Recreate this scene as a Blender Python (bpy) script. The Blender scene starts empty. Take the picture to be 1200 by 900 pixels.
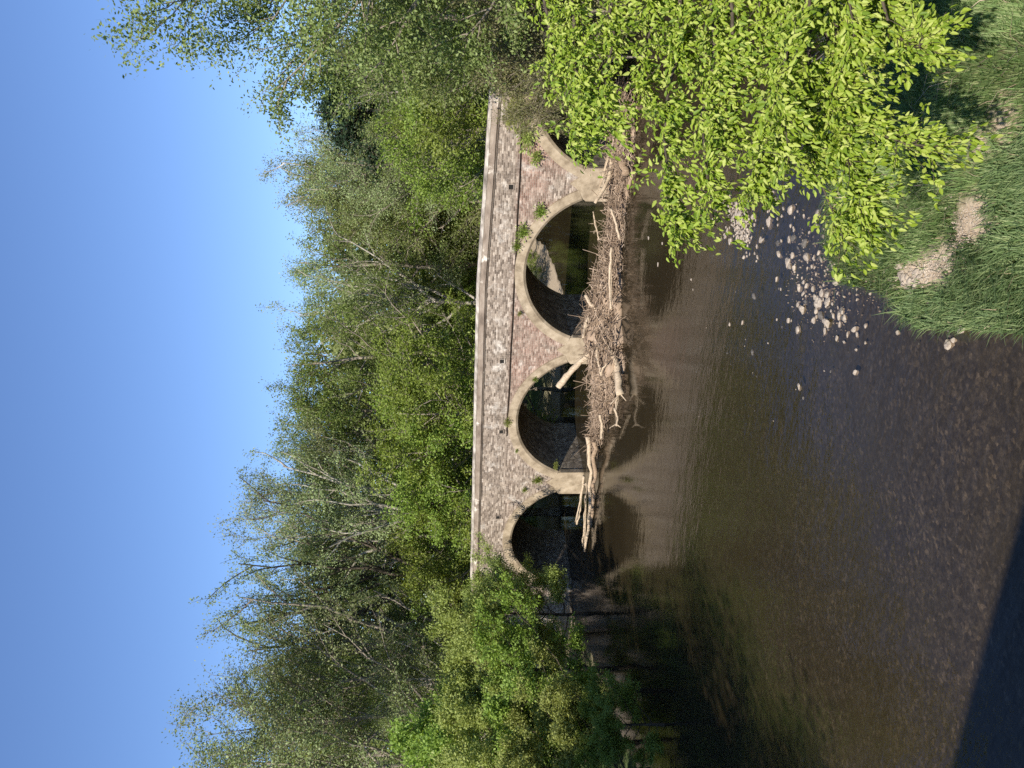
import bpy, math, random
import numpy as np
from mathutils import Vector, Matrix, noise as mnoise

PI = math.pi
S = bpy.context.scene
COL = S.collection

# ------------------------------------------------------------------ camera geometry
EYE = 7.2
FPX = 1000.0
PITCH = math.radians(4.0)
cF = np.array([0, math.cos(PITCH), -math.sin(PITCH)])
cU = np.array([0, math.sin(PITCH), math.cos(PITCH)])
cR = np.array([1.0, 0, 0])
CAM = np.array([0.0, 0.0, EYE])

def ray(ix, iy):
    """direction seen at photograph pixel ix, iy (the photograph lies on its side)"""
    ux, uy = 900 - iy, ix
    return cR * (ux - 450) / FPX + cU * (600 - uy) / FPX + cF

def at(ix, iy, Y):
    d = ray(ix, iy)
    return CAM + d * (Y / d[1])

def ground(ix, iy, z=0.0):
    d = ray(ix, iy)
    return CAM + d * ((z - EYE) / d[2])

# ------------------------------------------------------------------ object helpers
def new_mesh(name, V, F, mat=None, smooth=False):
    """V (n,3) and F: (m,k) array, or a list of faces"""
    me = bpy.data.meshes.new(name)
    if isinstance(F, np.ndarray):
        V = np.asarray(V, dtype=np.float32)
        n, (m, k) = len(V), F.shape
        me.vertices.add(n); me.vertices.foreach_set('co', V.ravel())
        me.loops.add(m * k); me.loops.foreach_set('vertex_index', F.astype(np.int32).ravel())
        me.polygons.add(m)
        me.polygons.foreach_set('loop_start', np.arange(0, m * k, k, dtype=np.int32))
        me.update(calc_edges=True)
        me.validate()
    else:
        me.from_pydata([tuple(map(float, v)) for v in V], [], F)
        me.update()
    if smooth:
        me.polygons.foreach_set('use_smooth', np.ones(len(me.polygons), dtype=bool))
    if mat:
        me.materials.append(mat)
    return me

def link(name, data, parent=None):
    o = bpy.data.objects.new(name, data)
    COL.objects.link(o)
    if parent is not None:
        o.parent = parent
    return o

def thing(o, label, cat, group=None):
    o['label'] = label; o['category'] = cat
    if group: o['group'] = group
    return o

def empty(name, loc, label, cat, group=None, rz=0.0, sc=1.0):
    o = link(name, None)
    o.location = [float(v) for v in loc]; o.rotation_euler = (0, 0, rz)
    o.scale = (sc, sc, sc) if not isinstance(sc, tuple) else sc
    o.empty_display_size = .3
    return thing(o, label, cat, group)

class Tubes:
    def __init__(s): s.V, s.F, s.n = [], [], 0
    def add(s, pts, rad, k=6, cap=True):
        P = np.asarray(pts, float); n = len(P)
        rad = np.broadcast_to(np.asarray(rad, float), (n,))
        T = np.gradient(P, axis=0)
        T /= np.linalg.norm(T, axis=1)[:, None] + 1e-9
        ref = np.array([0, 0, 1.0]) if abs(T[:, 2]).mean() < .8 else np.array([1.0, .2, 0])
        A = np.cross(T, ref); A /= np.linalg.norm(A, axis=1)[:, None] + 1e-9
        B = np.cross(T, A)
        a = np.linspace(0, 2 * PI, k, endpoint=False)
        ring = P[:, None, :] + rad[:, None, None] * (np.cos(a)[None, :, None] * A[:, None, :] + np.sin(a)[None, :, None] * B[:, None, :])
        s.V.append(ring.reshape(-1, 3))
        i = np.arange(n - 1)[:, None] * k; j = np.arange(k)[None, :]; j2 = (j + 1) % k
        f = np.stack([i + j, i + j2, i + k + j2, i + k + j], -1).reshape(-1, 4) + s.n
        s.F.append(f); s.n += n * k
        if cap:
            for r0, sgn in ((0, 1), ((n - 1) * k, -1)):
                c = s.n - n * k + r0
                idx = [c + q for q in range(k)][::sgn]
                ctr = s.n
                s.V.append(P[[0 if r0 == 0 else -1]]); s.n += 1
                s.F.append(np.array([[idx[q], ctr, ctr, idx[(q + 1) % k]] for q in range(0)] or np.zeros((0, 4), int)))
                tri = [(idx[(q + 1) % k], idx[q], ctr) for q in range(k)]
                s.tri = getattr(s, 'tri', []) + tri
    def mesh(s, name, mat, smooth=True):
        V = np.concatenate(s.V)
        F = np.concatenate([f for f in s.F if len(f)])
        tri = getattr(s, 'tri', [])
        if tri:
            me = new_mesh(name, V, F.tolist() + [list(t) for t in tri], mat, smooth)
        else:
            me = new_mesh(name, V, F, mat, smooth)
        return me

def unit(v): return v / (np.linalg.norm(v, axis=-1, keepdims=True) + 1e-9)

def leaf_quads(C, A, N, L, W):
    """one folded-diamond quad per leaf"""
    A = unit(A); B = unit(np.cross(N, A)); L = L[:, None]; W = W[:, None]
    v = np.stack([C, C + A * L * .5 + B * W * .5, C + A * L, C + A * L * .5 - B * W * .5], 1)
    n = len(C)
    return v.reshape(-1, 3), np.arange(4 * n).reshape(n, 4)

def leaf_pairs(C, A, N, L, W, fold=.22, droop=.12):
    """pointed leaf with a midrib fold: two quads"""
    A = unit(A); B = unit(np.cross(N, A)); Nn = np.cross(A, B); L = L[:, None]; W = W[:, None]
    tip = C + A * L - Nn * L * droop
    l1 = C + A * L * .32 + B * W * .5 + Nn * W * fold
    l2 = C + A * L * .70 + B * W * .36 + Nn * (W * fold * .7 - L * droop * .4)
    r1 = C + A * L * .32 - B * W * .5 + Nn * W * fold
    r2 = C + A * L * .70 - B * W * .36 + Nn * (W * fold * .7 - L * droop * .4)
    v = np.stack([C, l1, l2, tip, r1, r2], 1)
    n = len(C); b = np.arange(n)[:, None] * 6
    F = np.concatenate([b + np.array([[0, 3, 2, 1]]), b + np.array([[0, 4, 5, 3]])])
    return v.reshape(-1, 3), F

def lumps(rng, V, amp, scale):
    out = np.array(V, float)
    off = rng.uniform(-50, 50, 3)
    for i, v in enumerate(out):
        d = mnoise.noise(Vector(v * scale + off)) * amp
        out[i] = v * (1 + d)
    return out

# ------------------------------------------------------------------ materials
def mat_new(name):
    m = bpy.data.materials.new(name); m.use_nodes = True
    nt = m.node_tree; nt.nodes.clear()
    out = nt.nodes.new('ShaderNodeOutputMaterial')
    return m, nt, out

def nd(nt, kind, **kw):
    n = nt.nodes.new(kind)
    for k, v in kw.items():
        if k == 'inp':
            for kk, vv in v.items():
                n.inputs[kk].default_value = vv
        else:
            setattr(n, k, v)
    return n

def ramp(nt, fac, stops):
    r = nd(nt, 'ShaderNodeValToRGB')
    e = r.color_ramp.elements
    while len(e) < len(stops): e.new(.5)
    for q, (p, c) in zip(e, stops):
        q.position = p; q.color = (*c, 1) if len(c) == 3 else c
    nt.links.new(fac, r.inputs[0])
    return r.outputs[0]

def mixc(nt, fac, a, b, mode='MIX'):
    n = nd(nt, 'ShaderNodeMix', data_type='RGBA', blend_type=mode)
    for sock, val in ((n.inputs[0], fac), (n.inputs[6], a), (n.inputs[7], b)):
        if isinstance(val, bpy.types.NodeSocket): nt.links.new(val, sock)
        else: sock.default_value = val if not isinstance(val, tuple) or len(val) == 4 else (*val, 1)
    return n.outputs[2]

def math_n(nt, op, a, b=0.0, clamp=False):
    n = nd(nt, 'ShaderNodeMath', operation=op, use_clamp=clamp)
    for sock, val in ((n.inputs[0], a), (n.inputs[1], b)):
        if isinstance(val, bpy.types.NodeSocket): nt.links.new(val, sock)
        else: sock.default_value = val
    return n.outputs[0]

def noise_n(nt, vec, scale, detail=4, rough=.55, stretch=None):
    if stretch:
        mp = nd(nt, 'ShaderNodeMapping'); mp.inputs['Scale'].default_value = stretch
        nt.links.new(vec, mp.inputs[0]); vec = mp.outputs[0]
    n = nd(nt, 'ShaderNodeTexNoise', inp={'Scale': scale, 'Detail': detail, 'Roughness': rough})
    nt.links.new(vec, n.inputs['Vector'])
    return n.outputs[0]

def leaf_mat(name, c0, c1, c2, trans=.35, gloss=.025, obj_var=.3, rough=.6):
    """leaves: each leaf its own shade between c0 and c2, each plant a shade of its own; thin enough to let light through"""
    m, nt, out = mat_new(name)
    g = nd(nt, 'ShaderNodeNewGeometry'); oi = nd(nt, 'ShaderNodeObjectInfo')
    col = ramp(nt, g.outputs['Random Per Island'], [(0, c0), (.55, c1), (1, c2)])
    hv = nd(nt, 'ShaderNodeHueSaturation')
    nt.links.new(col, hv.inputs['Color'])
    v = math_n(nt, 'MULTIPLY_ADD', oi.outputs['Random'], obj_var); nt.nodes[-1].inputs[2].default_value = 1 - obj_var / 2
    nt.links.new(v, hv.inputs['Value'])
    h = math_n(nt, 'MULTIPLY_ADD', oi.outputs['Random'], .03); nt.nodes[-1].inputs[2].default_value = .485
    nt.links.new(h, hv.inputs['Hue'])
    d = nd(nt, 'ShaderNodeBsdfDiffuse'); t = nd(nt, 'ShaderNodeBsdfTranslucent'); gl = nd(nt, 'ShaderNodeBsdfGlossy', inp={'Roughness': rough})
    nt.links.new(hv.outputs[0], d.inputs[0])
    tc = mixc(nt, 1.0, hv.outputs[0], (1.25, 1.15, .55), 'MULTIPLY')
    nt.links.new(tc, t.inputs[0])
    mx = nd(nt, 'ShaderNodeMixShader', inp={0: trans}); nt.links.new(d.outputs[0], mx.inputs[1]); nt.links.new(t.outputs[0], mx.inputs[2])
    m2 = nd(nt, 'ShaderNodeMixShader', inp={0: gloss}); nt.links.new(mx.outputs[0], m2.inputs[1]); nt.links.new(gl.outputs[0], m2.inputs[2])
    nt.links.new(m2.outputs[0], out.inputs[0])
    return m

def rough_mat(name, stops, scale=4.0, stretch=None, bump=.3, bscale=None, rough=.85, dist=.02, blotch=None):
    m, nt, out = mat_new(name)
    tc = nd(nt, 'ShaderNodeTexCoord'); oi = nd(nt, 'ShaderNodeObjectInfo')
    add = nd(nt, 'ShaderNodeVectorMath', operation='ADD')
    sc = nd(nt, 'ShaderNodeVectorMath', operation='SCALE'); sc.inputs[0].default_value = (37, 11, 23); nt.links.new(oi.outputs['Random'], sc.inputs['Scale'])
    nt.links.new(tc.outputs['Object'], add.inputs[0]); nt.links.new(sc.outputs[0], add.inputs[1])
    f = noise_n(nt, add.outputs[0], scale, 6, .62, stretch)
    col = ramp(nt, f, stops)
    if blotch:
        f2 = noise_n(nt, add.outputs[0], blotch[0], 5, .65)
        k = ramp(nt, f2, [(blotch[1], (0, 0, 0)), (blotch[2], (1, 1, 1))])
        col = mixc(nt, k, col, blotch[3])
    p = nd(nt, 'ShaderNodeBsdfPrincipled', inp={'Roughness': rough, 'Specular IOR Level': .25})
    nt.links.new(col, p.inputs['Base Color'])
    fb = noise_n(nt, add.outputs[0], bscale or scale * 3, 5, .65, stretch)
    b = nd(nt, 'ShaderNodeBump', inp={'Strength': bump, 'Distance': dist}); nt.links.new(fb, b.inputs['Height'])
    nt.links.new(b.outputs[0], p.inputs['Normal'])
    nt.links.new(p.outputs[0], out.inputs[0])
    return m

M = {}
M['bark_pale'] = rough_mat('bark_pale', [(.3, (.15, .125, .095)), (.5, (.33, .295, .24)), (.7, (.50, .46, .39))], 1.2, None, .3)
M['bark_grey'] = rough_mat('bark_grey', [(.3, (.13, .11, .085)), (.7, (.33, .28, .22))], 3, (3, 3, .6), .5)
M['bark_dark'] = rough_mat('bark_dark', [(.3, (.035, .028, .02)), (.7, (.12, .095, .07))], 3, (3, 3, .6), .5)
M['driftwood'] = rough_mat('driftwood', [(.25, (.26, .19, .13)), (.5, (.47, .37, .26)), (.75, (.62, .52, .39))], 6, (4, 4, .8), .6)
M['driftwood_brown'] = rough_mat('driftwood_brown', [(.25, (.15, .10, .065)), (.75, (.42, .31, .21))], 6, (4, 4, .8), .6)
M['stone_pale'] = rough_mat('stone_pale', [(.3, (.26, .21, .165)), (.7, (.50, .43, .35))], 5, None, .5, blotch=(2.5, .55, .7, (.24, .2, .16)))
M['stone_dark'] = rough_mat('stone_dark', [(.3, (.06, .055, .05)), (.7, (.17, .155, .14))], 5, None, .5)
M['plaster'] = rough_mat('plaster', [(.3, (.20, .155, .105)), (.5, (.335, .27, .19)), (.7, (.44, .365, .27))], 2.2, None, .4, 14, blotch=(.9, .54, .70, (.19, .15, .10)))
M['coping_stone'] = rough_mat('coping_stone', [(.3, (.11, .085, .065)), (.5, (.245, .195, .155)), (.72, (.37, .31, .25))], 1.1, (1.0, 1, 2.5), .4, 10, blotch=(1.3, .60, .68, (.66, .60, .52)))
M['cap_stone'] = rough_mat('cap_stone', [(.34, (.13, .11, .09)), (.5, (.34, .295, .245)), (.68, (.60, .55, .48))], 1.3, (1, 1, 2), .3, 10)
M['concrete'] = rough_mat('concrete', [(.3, (.25, .23, .2)), (.7, (.4, .38, .34))], 2, None, .3)
M['asphalt'] = rough_mat('asphalt', [(.3, (.04, .04, .04)), (.7, (.07, .068, .065))], 5, None, .4)
M['iron'] = rough_mat('iron', [(.3, (.018, .013, .01)), (.7, (.05, .032, .022))], 9, None, .3)
M['painted_hole_shade'] = rough_mat('painted_hole_shade', [(.3, (.012, .011, .01)), (.7, (.02, .018, .016))], 9, None, .1)
M['red_brick'] = rough_mat('red_brick', [(.3, (.24, .10, .07)), (.7, (.42, .22, .16))], 4, None, .4)

def wall_material():
    m, nt, out = mat_new('weathered_brick')
    tc = nd(nt, 'ShaderNodeTexCoord'); sp = nd(nt, 'ShaderNodeSeparateXYZ'); cb = nd(nt, 'ShaderNodeCombineXYZ')
    nt.links.new(tc.outputs['Object'], sp.inputs[0])
    # run the courses along x on the faces (and along y on the ends) with z up
    nt.links.new(math_n(nt, 'ADD', sp.outputs[0], sp.outputs[1]), cb.inputs[0]); nt.links.new(sp.outputs[2], cb.inputs[1])
    wob = nd(nt, 'ShaderNodeTexNoise', inp={'Scale': 1.3, 'Detail': 2}); nt.links.new(tc.outputs['Object'], wob.inputs['Vector'])
    wv = nd(nt, 'ShaderNodeVectorMath', operation='MULTIPLY_ADD'); nt.links.new(wob.outputs[1], wv.inputs[0]); wv.inputs[1].default_value = (.05, .05, 0); nt.links.new(cb.outputs[0], wv.inputs[2])
    br = nd(nt, 'ShaderNodeTexBrick', inp={'Scale': 1.0, 'Brick Width': .25, 'Row Height': .085, 'Mortar Size': .011, 'Mortar Smooth': .3, 'Bias': -.1})
    br.inputs['Color1'].default_value = (0, 0, 0, 1); br.inputs['Color2'].default_value = (1, 1, 1, 1); br.inputs['Mortar'].default_value = (.5, .5, .5, 1)
    nt.links.new(wv.outputs[0], br.inputs['Vector'])
    O = tc.outputs['Object']
    grey = ramp(nt, br.outputs[0], [(0, (.115, .092, .074)), (.35, (.210, .172, .140)), (.7, (.315, .265, .218)), (1, (.47, .415, .355))])
    red = ramp(nt, br.outputs[0], [(0, (.19, .105, .08)), (.4, (.285, .165, .13)), (.8, (.37, .245, .20)), (1, (.46, .36, .305))])
    n1 = noise_n(nt, O, .45, 4, .6)
    zlow = ramp(nt, math_n(nt, 'MULTIPLY_ADD', sp.outputs[2], -1.0 / 6), [(.0, (0, 0, 0)), (1, (1, 1, 1))])
    zm = nd(nt, 'ShaderNodeMapRange', inp={1: 4.5, 2: 4.15, 3: 0.0, 4: 1.0}); nt.links.new(sp.outputs[2], zm.inputs[0])
    xr = nd(nt, 'ShaderNodeMapRange', inp={1: 3.0, 2: 8.0, 3: .15, 4: 1.0}); nt.links.new(sp.outputs[0], xr.inputs[0])
    rmask = math_n(nt, 'MULTIPLY', math_n(nt, 'MULTIPLY', zm.outputs[0], xr.outputs[0]), ramp(nt, n1, [(.36, (0, 0, 0)), (.60, (.8, .8, .8))]))
    col = mixc(nt, rmask, grey, red)
    mort = mixc(nt, br.outputs['Fac'], col, (.32, .265, .22))
    # lime bloom and soot
    n2 = noise_n(nt, O, 1.1, 6, .7)
    white = ramp(nt, n2, [(.54, (0, 0, 0)), (.67, (.85, .85, .85))])
    col = mixc(nt, white, mort, (.53, .49, .44))
    n3 = noise_n(nt, O, .8, 6, .7, (1.3, 1, .35))
    dark = ramp(nt, n3, [(.55, (0, 0, 0)), (.75, (.7, .7, .7))])
    col = mixc(nt, dark, col, (.12, .10, .08))
    n4 = noise_n(nt, O, 5, 5, .8)
    col = mixc(nt, .75, col, ramp(nt, n4, [(.25, (.35, .34, .33)), (.75, (1.75, 1.72, 1.68))]), 'MULTIPLY')
    p = nd(nt, 'ShaderNodeBsdfPrincipled', inp={'Roughness': .9, 'Specular IOR Level': .2}); nt.links.new(col, p.inputs['Base Color'])
    h = math_n(nt, 'MULTIPLY_ADD', br.outputs['Fac'], -.5); nt.links.new(n4, nt.nodes[-1].inputs[2])
    b = nd(nt, 'ShaderNodeBump', inp={'Strength': .7, 'Distance': .03}); nt.links.new(h, b.inputs['Height']); nt.links.new(b.outputs[0], p.inputs['Normal'])
    nt.links.new(p.outputs[0], out.inputs[0])
    return m

def rubble_material():
    m, nt, out = mat_new('rubble_stone')
    tc = nd(nt, 'ShaderNodeTexCoord'); O = tc.outputs['Object']
    v = nd(nt, 'ShaderNodeTexVoronoi', inp={'Scale': 4.6}); nt.links.new(O, v.inputs['Vector'])
    ve = nd(nt, 'ShaderNodeTexVoronoi', feature='DISTANCE_TO_EDGE', inp={'Scale': 4.6}); nt.links.new(O, ve.inputs['Vector'])
    sp = nd(nt, 'ShaderNodeSeparateColor'); nt.links.new(v.outputs['Color'], sp.inputs[0])
    col = ramp(nt, sp.outputs[0], [(0, (.17, .14, .11)), (.5, (.31, .25, .19)), (1, (.42, .36, .28))])
    e = ramp(nt, ve.outputs['Distance'], [(0, (.6, .6, .6)), (.07, (1, 1, 1))])
    col = mixc(nt, 1.0, col, e, 'MULTIPLY')
    n = noise_n(nt, O, 6, 5, .7)
    col = mixc(nt, .7, col, ramp(nt, n, [(.25, (.5, .5, .5)), (.75, (1.4, 1.4, 1.4))]), 'MULTIPLY')
    p = nd(nt, 'ShaderNodeBsdfPrincipled', inp={'Roughness': .9, 'Specular IOR Level': .2}); nt.links.new(col, p.inputs['Base Color'])
    b = nd(nt, 'ShaderNodeBump', inp={'Strength': .8, 'Distance': .05}); nt.links.new(e, b.inputs['Height']); nt.links.new(b.outputs[0], p.inputs['Normal'])
    nt.links.new(p.outputs[0], out.inputs[0])
    return m

M['wall'] = wall_material()
M['rubble'] = rubble_material()


PATCHES = []

def terrain_material():
    m, nt, out = mat_new('ground_earth')
    g = nd(nt, 'ShaderNodeNewGeometry'); Pn = g.outputs['Position']
    sp = nd(nt, 'ShaderNodeSeparateXYZ'); nt.links.new(Pn, sp.inputs[0])
    # river bed: dark gravel
    vor = nd(nt, 'ShaderNodeTexVoronoi', inp={'Scale': 15.0, 'Randomness': 1.0}); nt.links.new(Pn, vor.inputs['Vector'])
    sc = nd(nt, 'ShaderNodeSeparateColor'); nt.links.new(vor.outputs['Color'], sc.inputs[0])
    n0 = noise_n(nt, Pn, 7.5, 10, .85)
    bed = ramp(nt, n0, [(.33, (.030, .025, .020)), (.5, (.067, .058, .047)), (.67, (.150, .132, .110))])
    peb = ramp(nt, sc.outputs[0], [(0, (.5, .5, .5)), (.8, (1.0, 1, 1)), (1, (2.2, 2.1, 2.0))])
    bed = mixc(nt, .7, bed, peb, 'MULTIPLY')
    nb = noise_n(nt, Pn, .25, 4, .6)
    bed = mixc(nt, ramp(nt, nb, [(.4, (0, 0, 0)), (.65, (.6, .6, .6))]), bed, (.055, .046, .020))
    # soil and short green cover
    n1 = noise_n(nt, Pn, 1.6, 6, .7)
    soil = ramp(nt, n1, [(.3, (.055, .085, .026)), (.5, (.085, .12, .042)), (.66, (.13, .13, .065)), (.8, (.2, .165, .11))])
    n2 = noise_n(nt, Pn, 9, 6, .7)
    sand = ramp(nt, n2, [(.3, (.29, .22, .155)), (.55, (.46, .37, .27)), (.75, (.60, .51, .40))])
    flat = nd(nt, 'ShaderNodeVectorMath', operation='MULTIPLY'); flat.inputs[1].default_value = (1, 1, 0); nt.links.new(Pn, flat.inputs[0])
    mask = None
    for (x, y, r) in PATCHES:
        dv = nd(nt, 'ShaderNodeVectorMath', operation='DISTANCE'); dv.inputs[1].default_value = (x, y, 0); nt.links.new(flat.outputs[0], dv.inputs[0])
        k = math_n(nt, 'SUBTRACT', r, dv.outputs['Value'])
        mask = k if mask is None else math_n(nt, 'MAXIMUM', mask, k)
    mk = nd(nt, 'ShaderNodeMapRange', inp={1: -.20, 2: .04, 3: 0.0, 4: 1.0}); nt.links.new(math_n(nt, 'ADD', mask, math_n(nt, 'MULTIPLY', math_n(nt, 'SUBTRACT', n1, .5), .5)), mk.inputs[0]); nt.nodes[-1].inputs
    land = mixc(nt, mk.outputs[0], soil, sand)
    # strip of bare tan silt along the water's edge
    zb = nd(nt, 'ShaderNodeMapRange', inp={1: .40, 2: .12, 3: 0.0, 4: 1.0}); nt.links.new(math_n(nt, 'MULTIPLY_ADD', n1, .25, ), zb.inputs[0])
    nt.links.new(sp.outputs[2], zb.inputs[0].links[0].from_node.inputs[2])
    far = nd(nt, 'ShaderNodeMapRange', inp={1: 36.0, 2: 46.0, 3: .03, 4: .8}); nt.links.new(sp.outputs[1], far.inputs[0])
    land = mixc(nt, math_n(nt, 'MULTIPLY', zb.outputs[0], far.outputs[0]), land, mixc(nt, n2, (.25, .19, .13), (.50, .41, .30)))
    zb2 = nd(nt, 'ShaderNodeMapRange', inp={1: 1.0, 2: .55, 3: 0.0, 4: 1.0}); nt.links.new(math_n(nt, 'MULTIPLY_ADD', n1, .4), zb2.inputs[0]); nt.links.new(sp.outputs[2], zb2.inputs[0].links[0].from_node.inputs[2])
    far2 = nd(nt, 'ShaderNodeMapRange', inp={1: 44.0, 2: 50.0, 3: 0.0, 4: 1.0}); nt.links.new(sp.outputs[1], far2.inputs[0])
    land = mixc(nt, math_n(nt, 'MULTIPLY', zb2.outputs[0], far2.outputs[0]), land, mixc(nt, n2, (.30, .23, .16), (.52, .43, .32)))
    zw = nd(nt, 'ShaderNodeMapRange', inp={1: .04, 2: -.04, 3: 0.0, 4: 1.0}); nt.links.new(sp.outputs[2], zw.inputs[0])
    col = mixc(nt, zw.outputs[0], land, bed)
    p = nd(nt, 'ShaderNodeBsdfPrincipled', inp={'Roughness': .95, 'Specular IOR Level': .1}); nt.links.new(col, p.inputs['Base Color'])
    b = nd(nt, 'ShaderNodeBump', inp={'Strength': .6, 'Distance': .04}); nt.links.new(n2, b.inputs['Height']); nt.links.new(b.outputs[0], p.inputs['Normal'])
    nt.links.new(p.outputs[0], out.inputs[0])
    return m

def water_material():
    m, nt, out = mat_new('river_water')
    g = nd(nt, 'ShaderNodeNewGeometry'); Pn = g.outputs['Position']
    rot = nd(nt, 'ShaderNodeMapping'); rot.inputs['Rotation'].default_value = (0, 0, math.radians(34)); nt.links.new(Pn, rot.inputs[0])
    w1 = noise_n(nt, rot.outputs[0], 1.5, 3, .5, (.8, 1.5, 1))
    w2 = noise_n(nt, rot.outputs[0], 7.0, 3, .55, (.8, 1.3, 1))
    h = math_n(nt, 'MULTIPLY_ADD', w2, .34); nt.links.new(w1, nt.nodes[-1].inputs[2])
    # a calm pool below the bridge, a riffle over the near shallows
    spw = nd(nt, 'ShaderNodeSeparateXYZ'); nt.links.new(Pn, spw.inputs[0])
    calm = nd(nt, 'ShaderNodeMapRange', inp={1: 20.0, 2: 33.0, 3: 1.0, 4: .38}); nt.links.new(spw.outputs[1], calm.inputs[0])
    h = math_n(nt, 'MULTIPLY', h, calm.outputs[0])
    b = nd(nt, 'ShaderNodeBump', inp={'Strength': .80, 'Distance': .020}); nt.links.new(h, b.inputs['Height'])
    fr = nd(nt, 'ShaderNodeFresnel', inp={'IOR': 1.33}); nt.links.new(b.outputs[0], fr.inputs['Normal'])
    nt.links.new(math_n(nt, 'MULTIPLY_ADD', g.outputs['Backfacing'], 1 / 1.33 - 1.33), fr.inputs['IOR']); fr.inputs['IOR'].links[0].from_node.inputs[2].default_value = 1.33
    tr = nd(nt, 'ShaderNodeBsdfTransparent'); tr.inputs[0].default_value = (.82, .76, .67, 1)
    df = nd(nt, 'ShaderNodeBsdfDiffuse'); 
    n3 = noise_n(nt, Pn, .12, 3, .6)
    nt.links.new(ramp(nt, n3, [(.35, (.029, .022, .012)), (.65, (.043, .033, .018))]), df.inputs[0])
    # turbidity: the water is thicker with silt out in the channel than over the near shallows
    sp = nd(nt, 'ShaderNodeSeparateXYZ'); nt.links.new(Pn, sp.inputs[0])
    tm = nd(nt, 'ShaderNodeMapRange', inp={1: 12.0, 2: 34.0, 3: .10, 4: .85}); nt.links.new(sp.outputs[1], tm.inputs[0])
    body = nd(nt, 'ShaderNodeMixShader'); nt.links.new(tm.outputs[0], body.inputs[0]); nt.links.new(tr.outputs[0], body.inputs[1]); nt.links.new(df.outputs[0], body.inputs[2])
    gl = nd(nt, 'ShaderNodeBsdfGlossy', inp={'Roughness': .02}); nt.links.new(b.outputs[0], gl.inputs['Normal'])
    mx = nd(nt, 'ShaderNodeMixShader'); nt.links.new(fr.outputs[0], mx.inputs[0]); nt.links.new(body.outputs[0], mx.inputs[1]); nt.links.new(gl.outputs[0], mx.inputs[2])
    nt.links.new(mx.outputs[0], out.inputs[0])
    return m
M['water'] = water_material()

M['leaf_olive'] = leaf_mat('leaf_olive', (0.138, 0.183, 0.044), (0.209, 0.261, 0.074), (0.310, 0.359, 0.135), .42)
M['leaf_grey'] = leaf_mat('leaf_grey', (0.182, 0.225, 0.086), (0.268, 0.318, 0.127), (0.375, 0.429, 0.206), .38)
M['leaf_mid'] = leaf_mat('leaf_mid', (0.110, 0.158, 0.028), (0.180, 0.241, 0.049), (0.258, 0.328, 0.084), .42)
M['leaf_bright'] = leaf_mat('leaf_bright', (0.136, 0.200, 0.026), (0.220, 0.301, 0.045), (0.321, 0.409, 0.084), .42)
M['leaf_airy'] = leaf_mat('leaf_airy', (0.161, 0.213, 0.082), (0.236, 0.299, 0.120), (0.322, 0.385, 0.180), .42)
M['leaf_pine'] = leaf_mat('leaf_pine', (.014, .034, .014), (.022, .052, .020), (.035, .070, .028), .1)
M['leaf_bush'] = leaf_mat('leaf_bush', (0.198, 0.245, 0.053), (0.298, 0.351, 0.082), (0.409, 0.457, 0.146), .42)
M['leaf_near'] = leaf_mat('leaf_near', (0.134, 0.255, 0.016), (0.324, 0.475, 0.040), (0.540, 0.642, 0.170), .42, .03)
M['leaf_vine'] = leaf_mat('leaf_vine', (.13, .145, .05), (.19, .195, .075), (.28, .26, .13), .35)
M['grass'] = leaf_mat('grass', (0.146, 0.235, 0.076), (0.256, 0.358, 0.136), (0.443, 0.482, 0.246), .45, .012, 0.05)
M['reed'] = leaf_mat('reed', (.11, .165, .07), (.19, .265, .105), (.33, .38, .18), .45, .015, 0.05)
M['straw'] = leaf_mat('straw', (.20, .148, .10), (.35, .262, .18), (.52, .41, .30), .1, .02, 0.05)

# ------------------------------------------------------------------ the lie of the land
B0 = np.array([-5.4, 47.0]); BA = math.radians(34.0)
bs = np.array([math.cos(BA), -math.sin(BA)]); bt = np.array([math.sin(BA), math.cos(BA)])
def st(s, t): return B0 + bs * s + bt * t

LEFT = [(-11, -300), (-11, -60), (-11.5, -10), (-13.5, 10), (-15.2, 22), (-15.2, 32), (-14.2, 42), tuple(st(-9.2, -1.0)), tuple(st(-9.2, 7)), tuple(st(-3, 10)), tuple(st(5, 13.5)), tuple(st(3, 24)), tuple(st(-.5, 34)), tuple(st(-3, 60)), tuple(st(4, 120)), tuple(st(30, 260)), tuple(st(60, 600))]
RIGHT = [(2.0, -300), (1.5, -60), (1.0, -5), (.55, 8), (.75, 10.5), (.95, 12.6), (1.6, 13.6), (2.0, 15.3), (2.7, 15.9), (4.0, 15.8), (5.6, 15.6), (8.0, 16.0), (11.0, 18.0), (13.2, 22), (13.8, 27), (15.0, 30.5), tuple(st(27, -1)), tuple(st(27, 7)), tuple(st(26, 15)), tuple(st(25, 40)), tuple(st(26, 80)), tuple(st(40, 120)), tuple(st(70, 260)), tuple(st(100, 600))]
POLY = np.array(LEFT + RIGHT[::-1])

def river_sd(X, Y):
    """metres to the bank line: positive on land, negative in the river"""
    P = np.stack([X, Y], -1)
    best = np.full(X.shape, 1e9); inside = np.zeros(X.shape, bool)
    n = len(POLY)
    for i in range(n):
        a, b = POLY[i], POLY[(i + 1) % n]
        ab = b - a; ap = P - a
        h = np.clip((ap @ ab) / (ab @ ab), 0, 1)
        best = np.minimum(best, np.linalg.norm(ap - h[..., None] * ab, axis=-1))
        c = ((a[1] > Y) != (b[1] > Y))
        with np.errstate(divide='ignore', invalid='ignore'):
            xi = a[0] + (Y - a[1]) / (b[1] - a[1] + 1e-12) * (b[0] - a[0])
        inside ^= c & (X < xi)
    return np.where(inside, -best, best)

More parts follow.
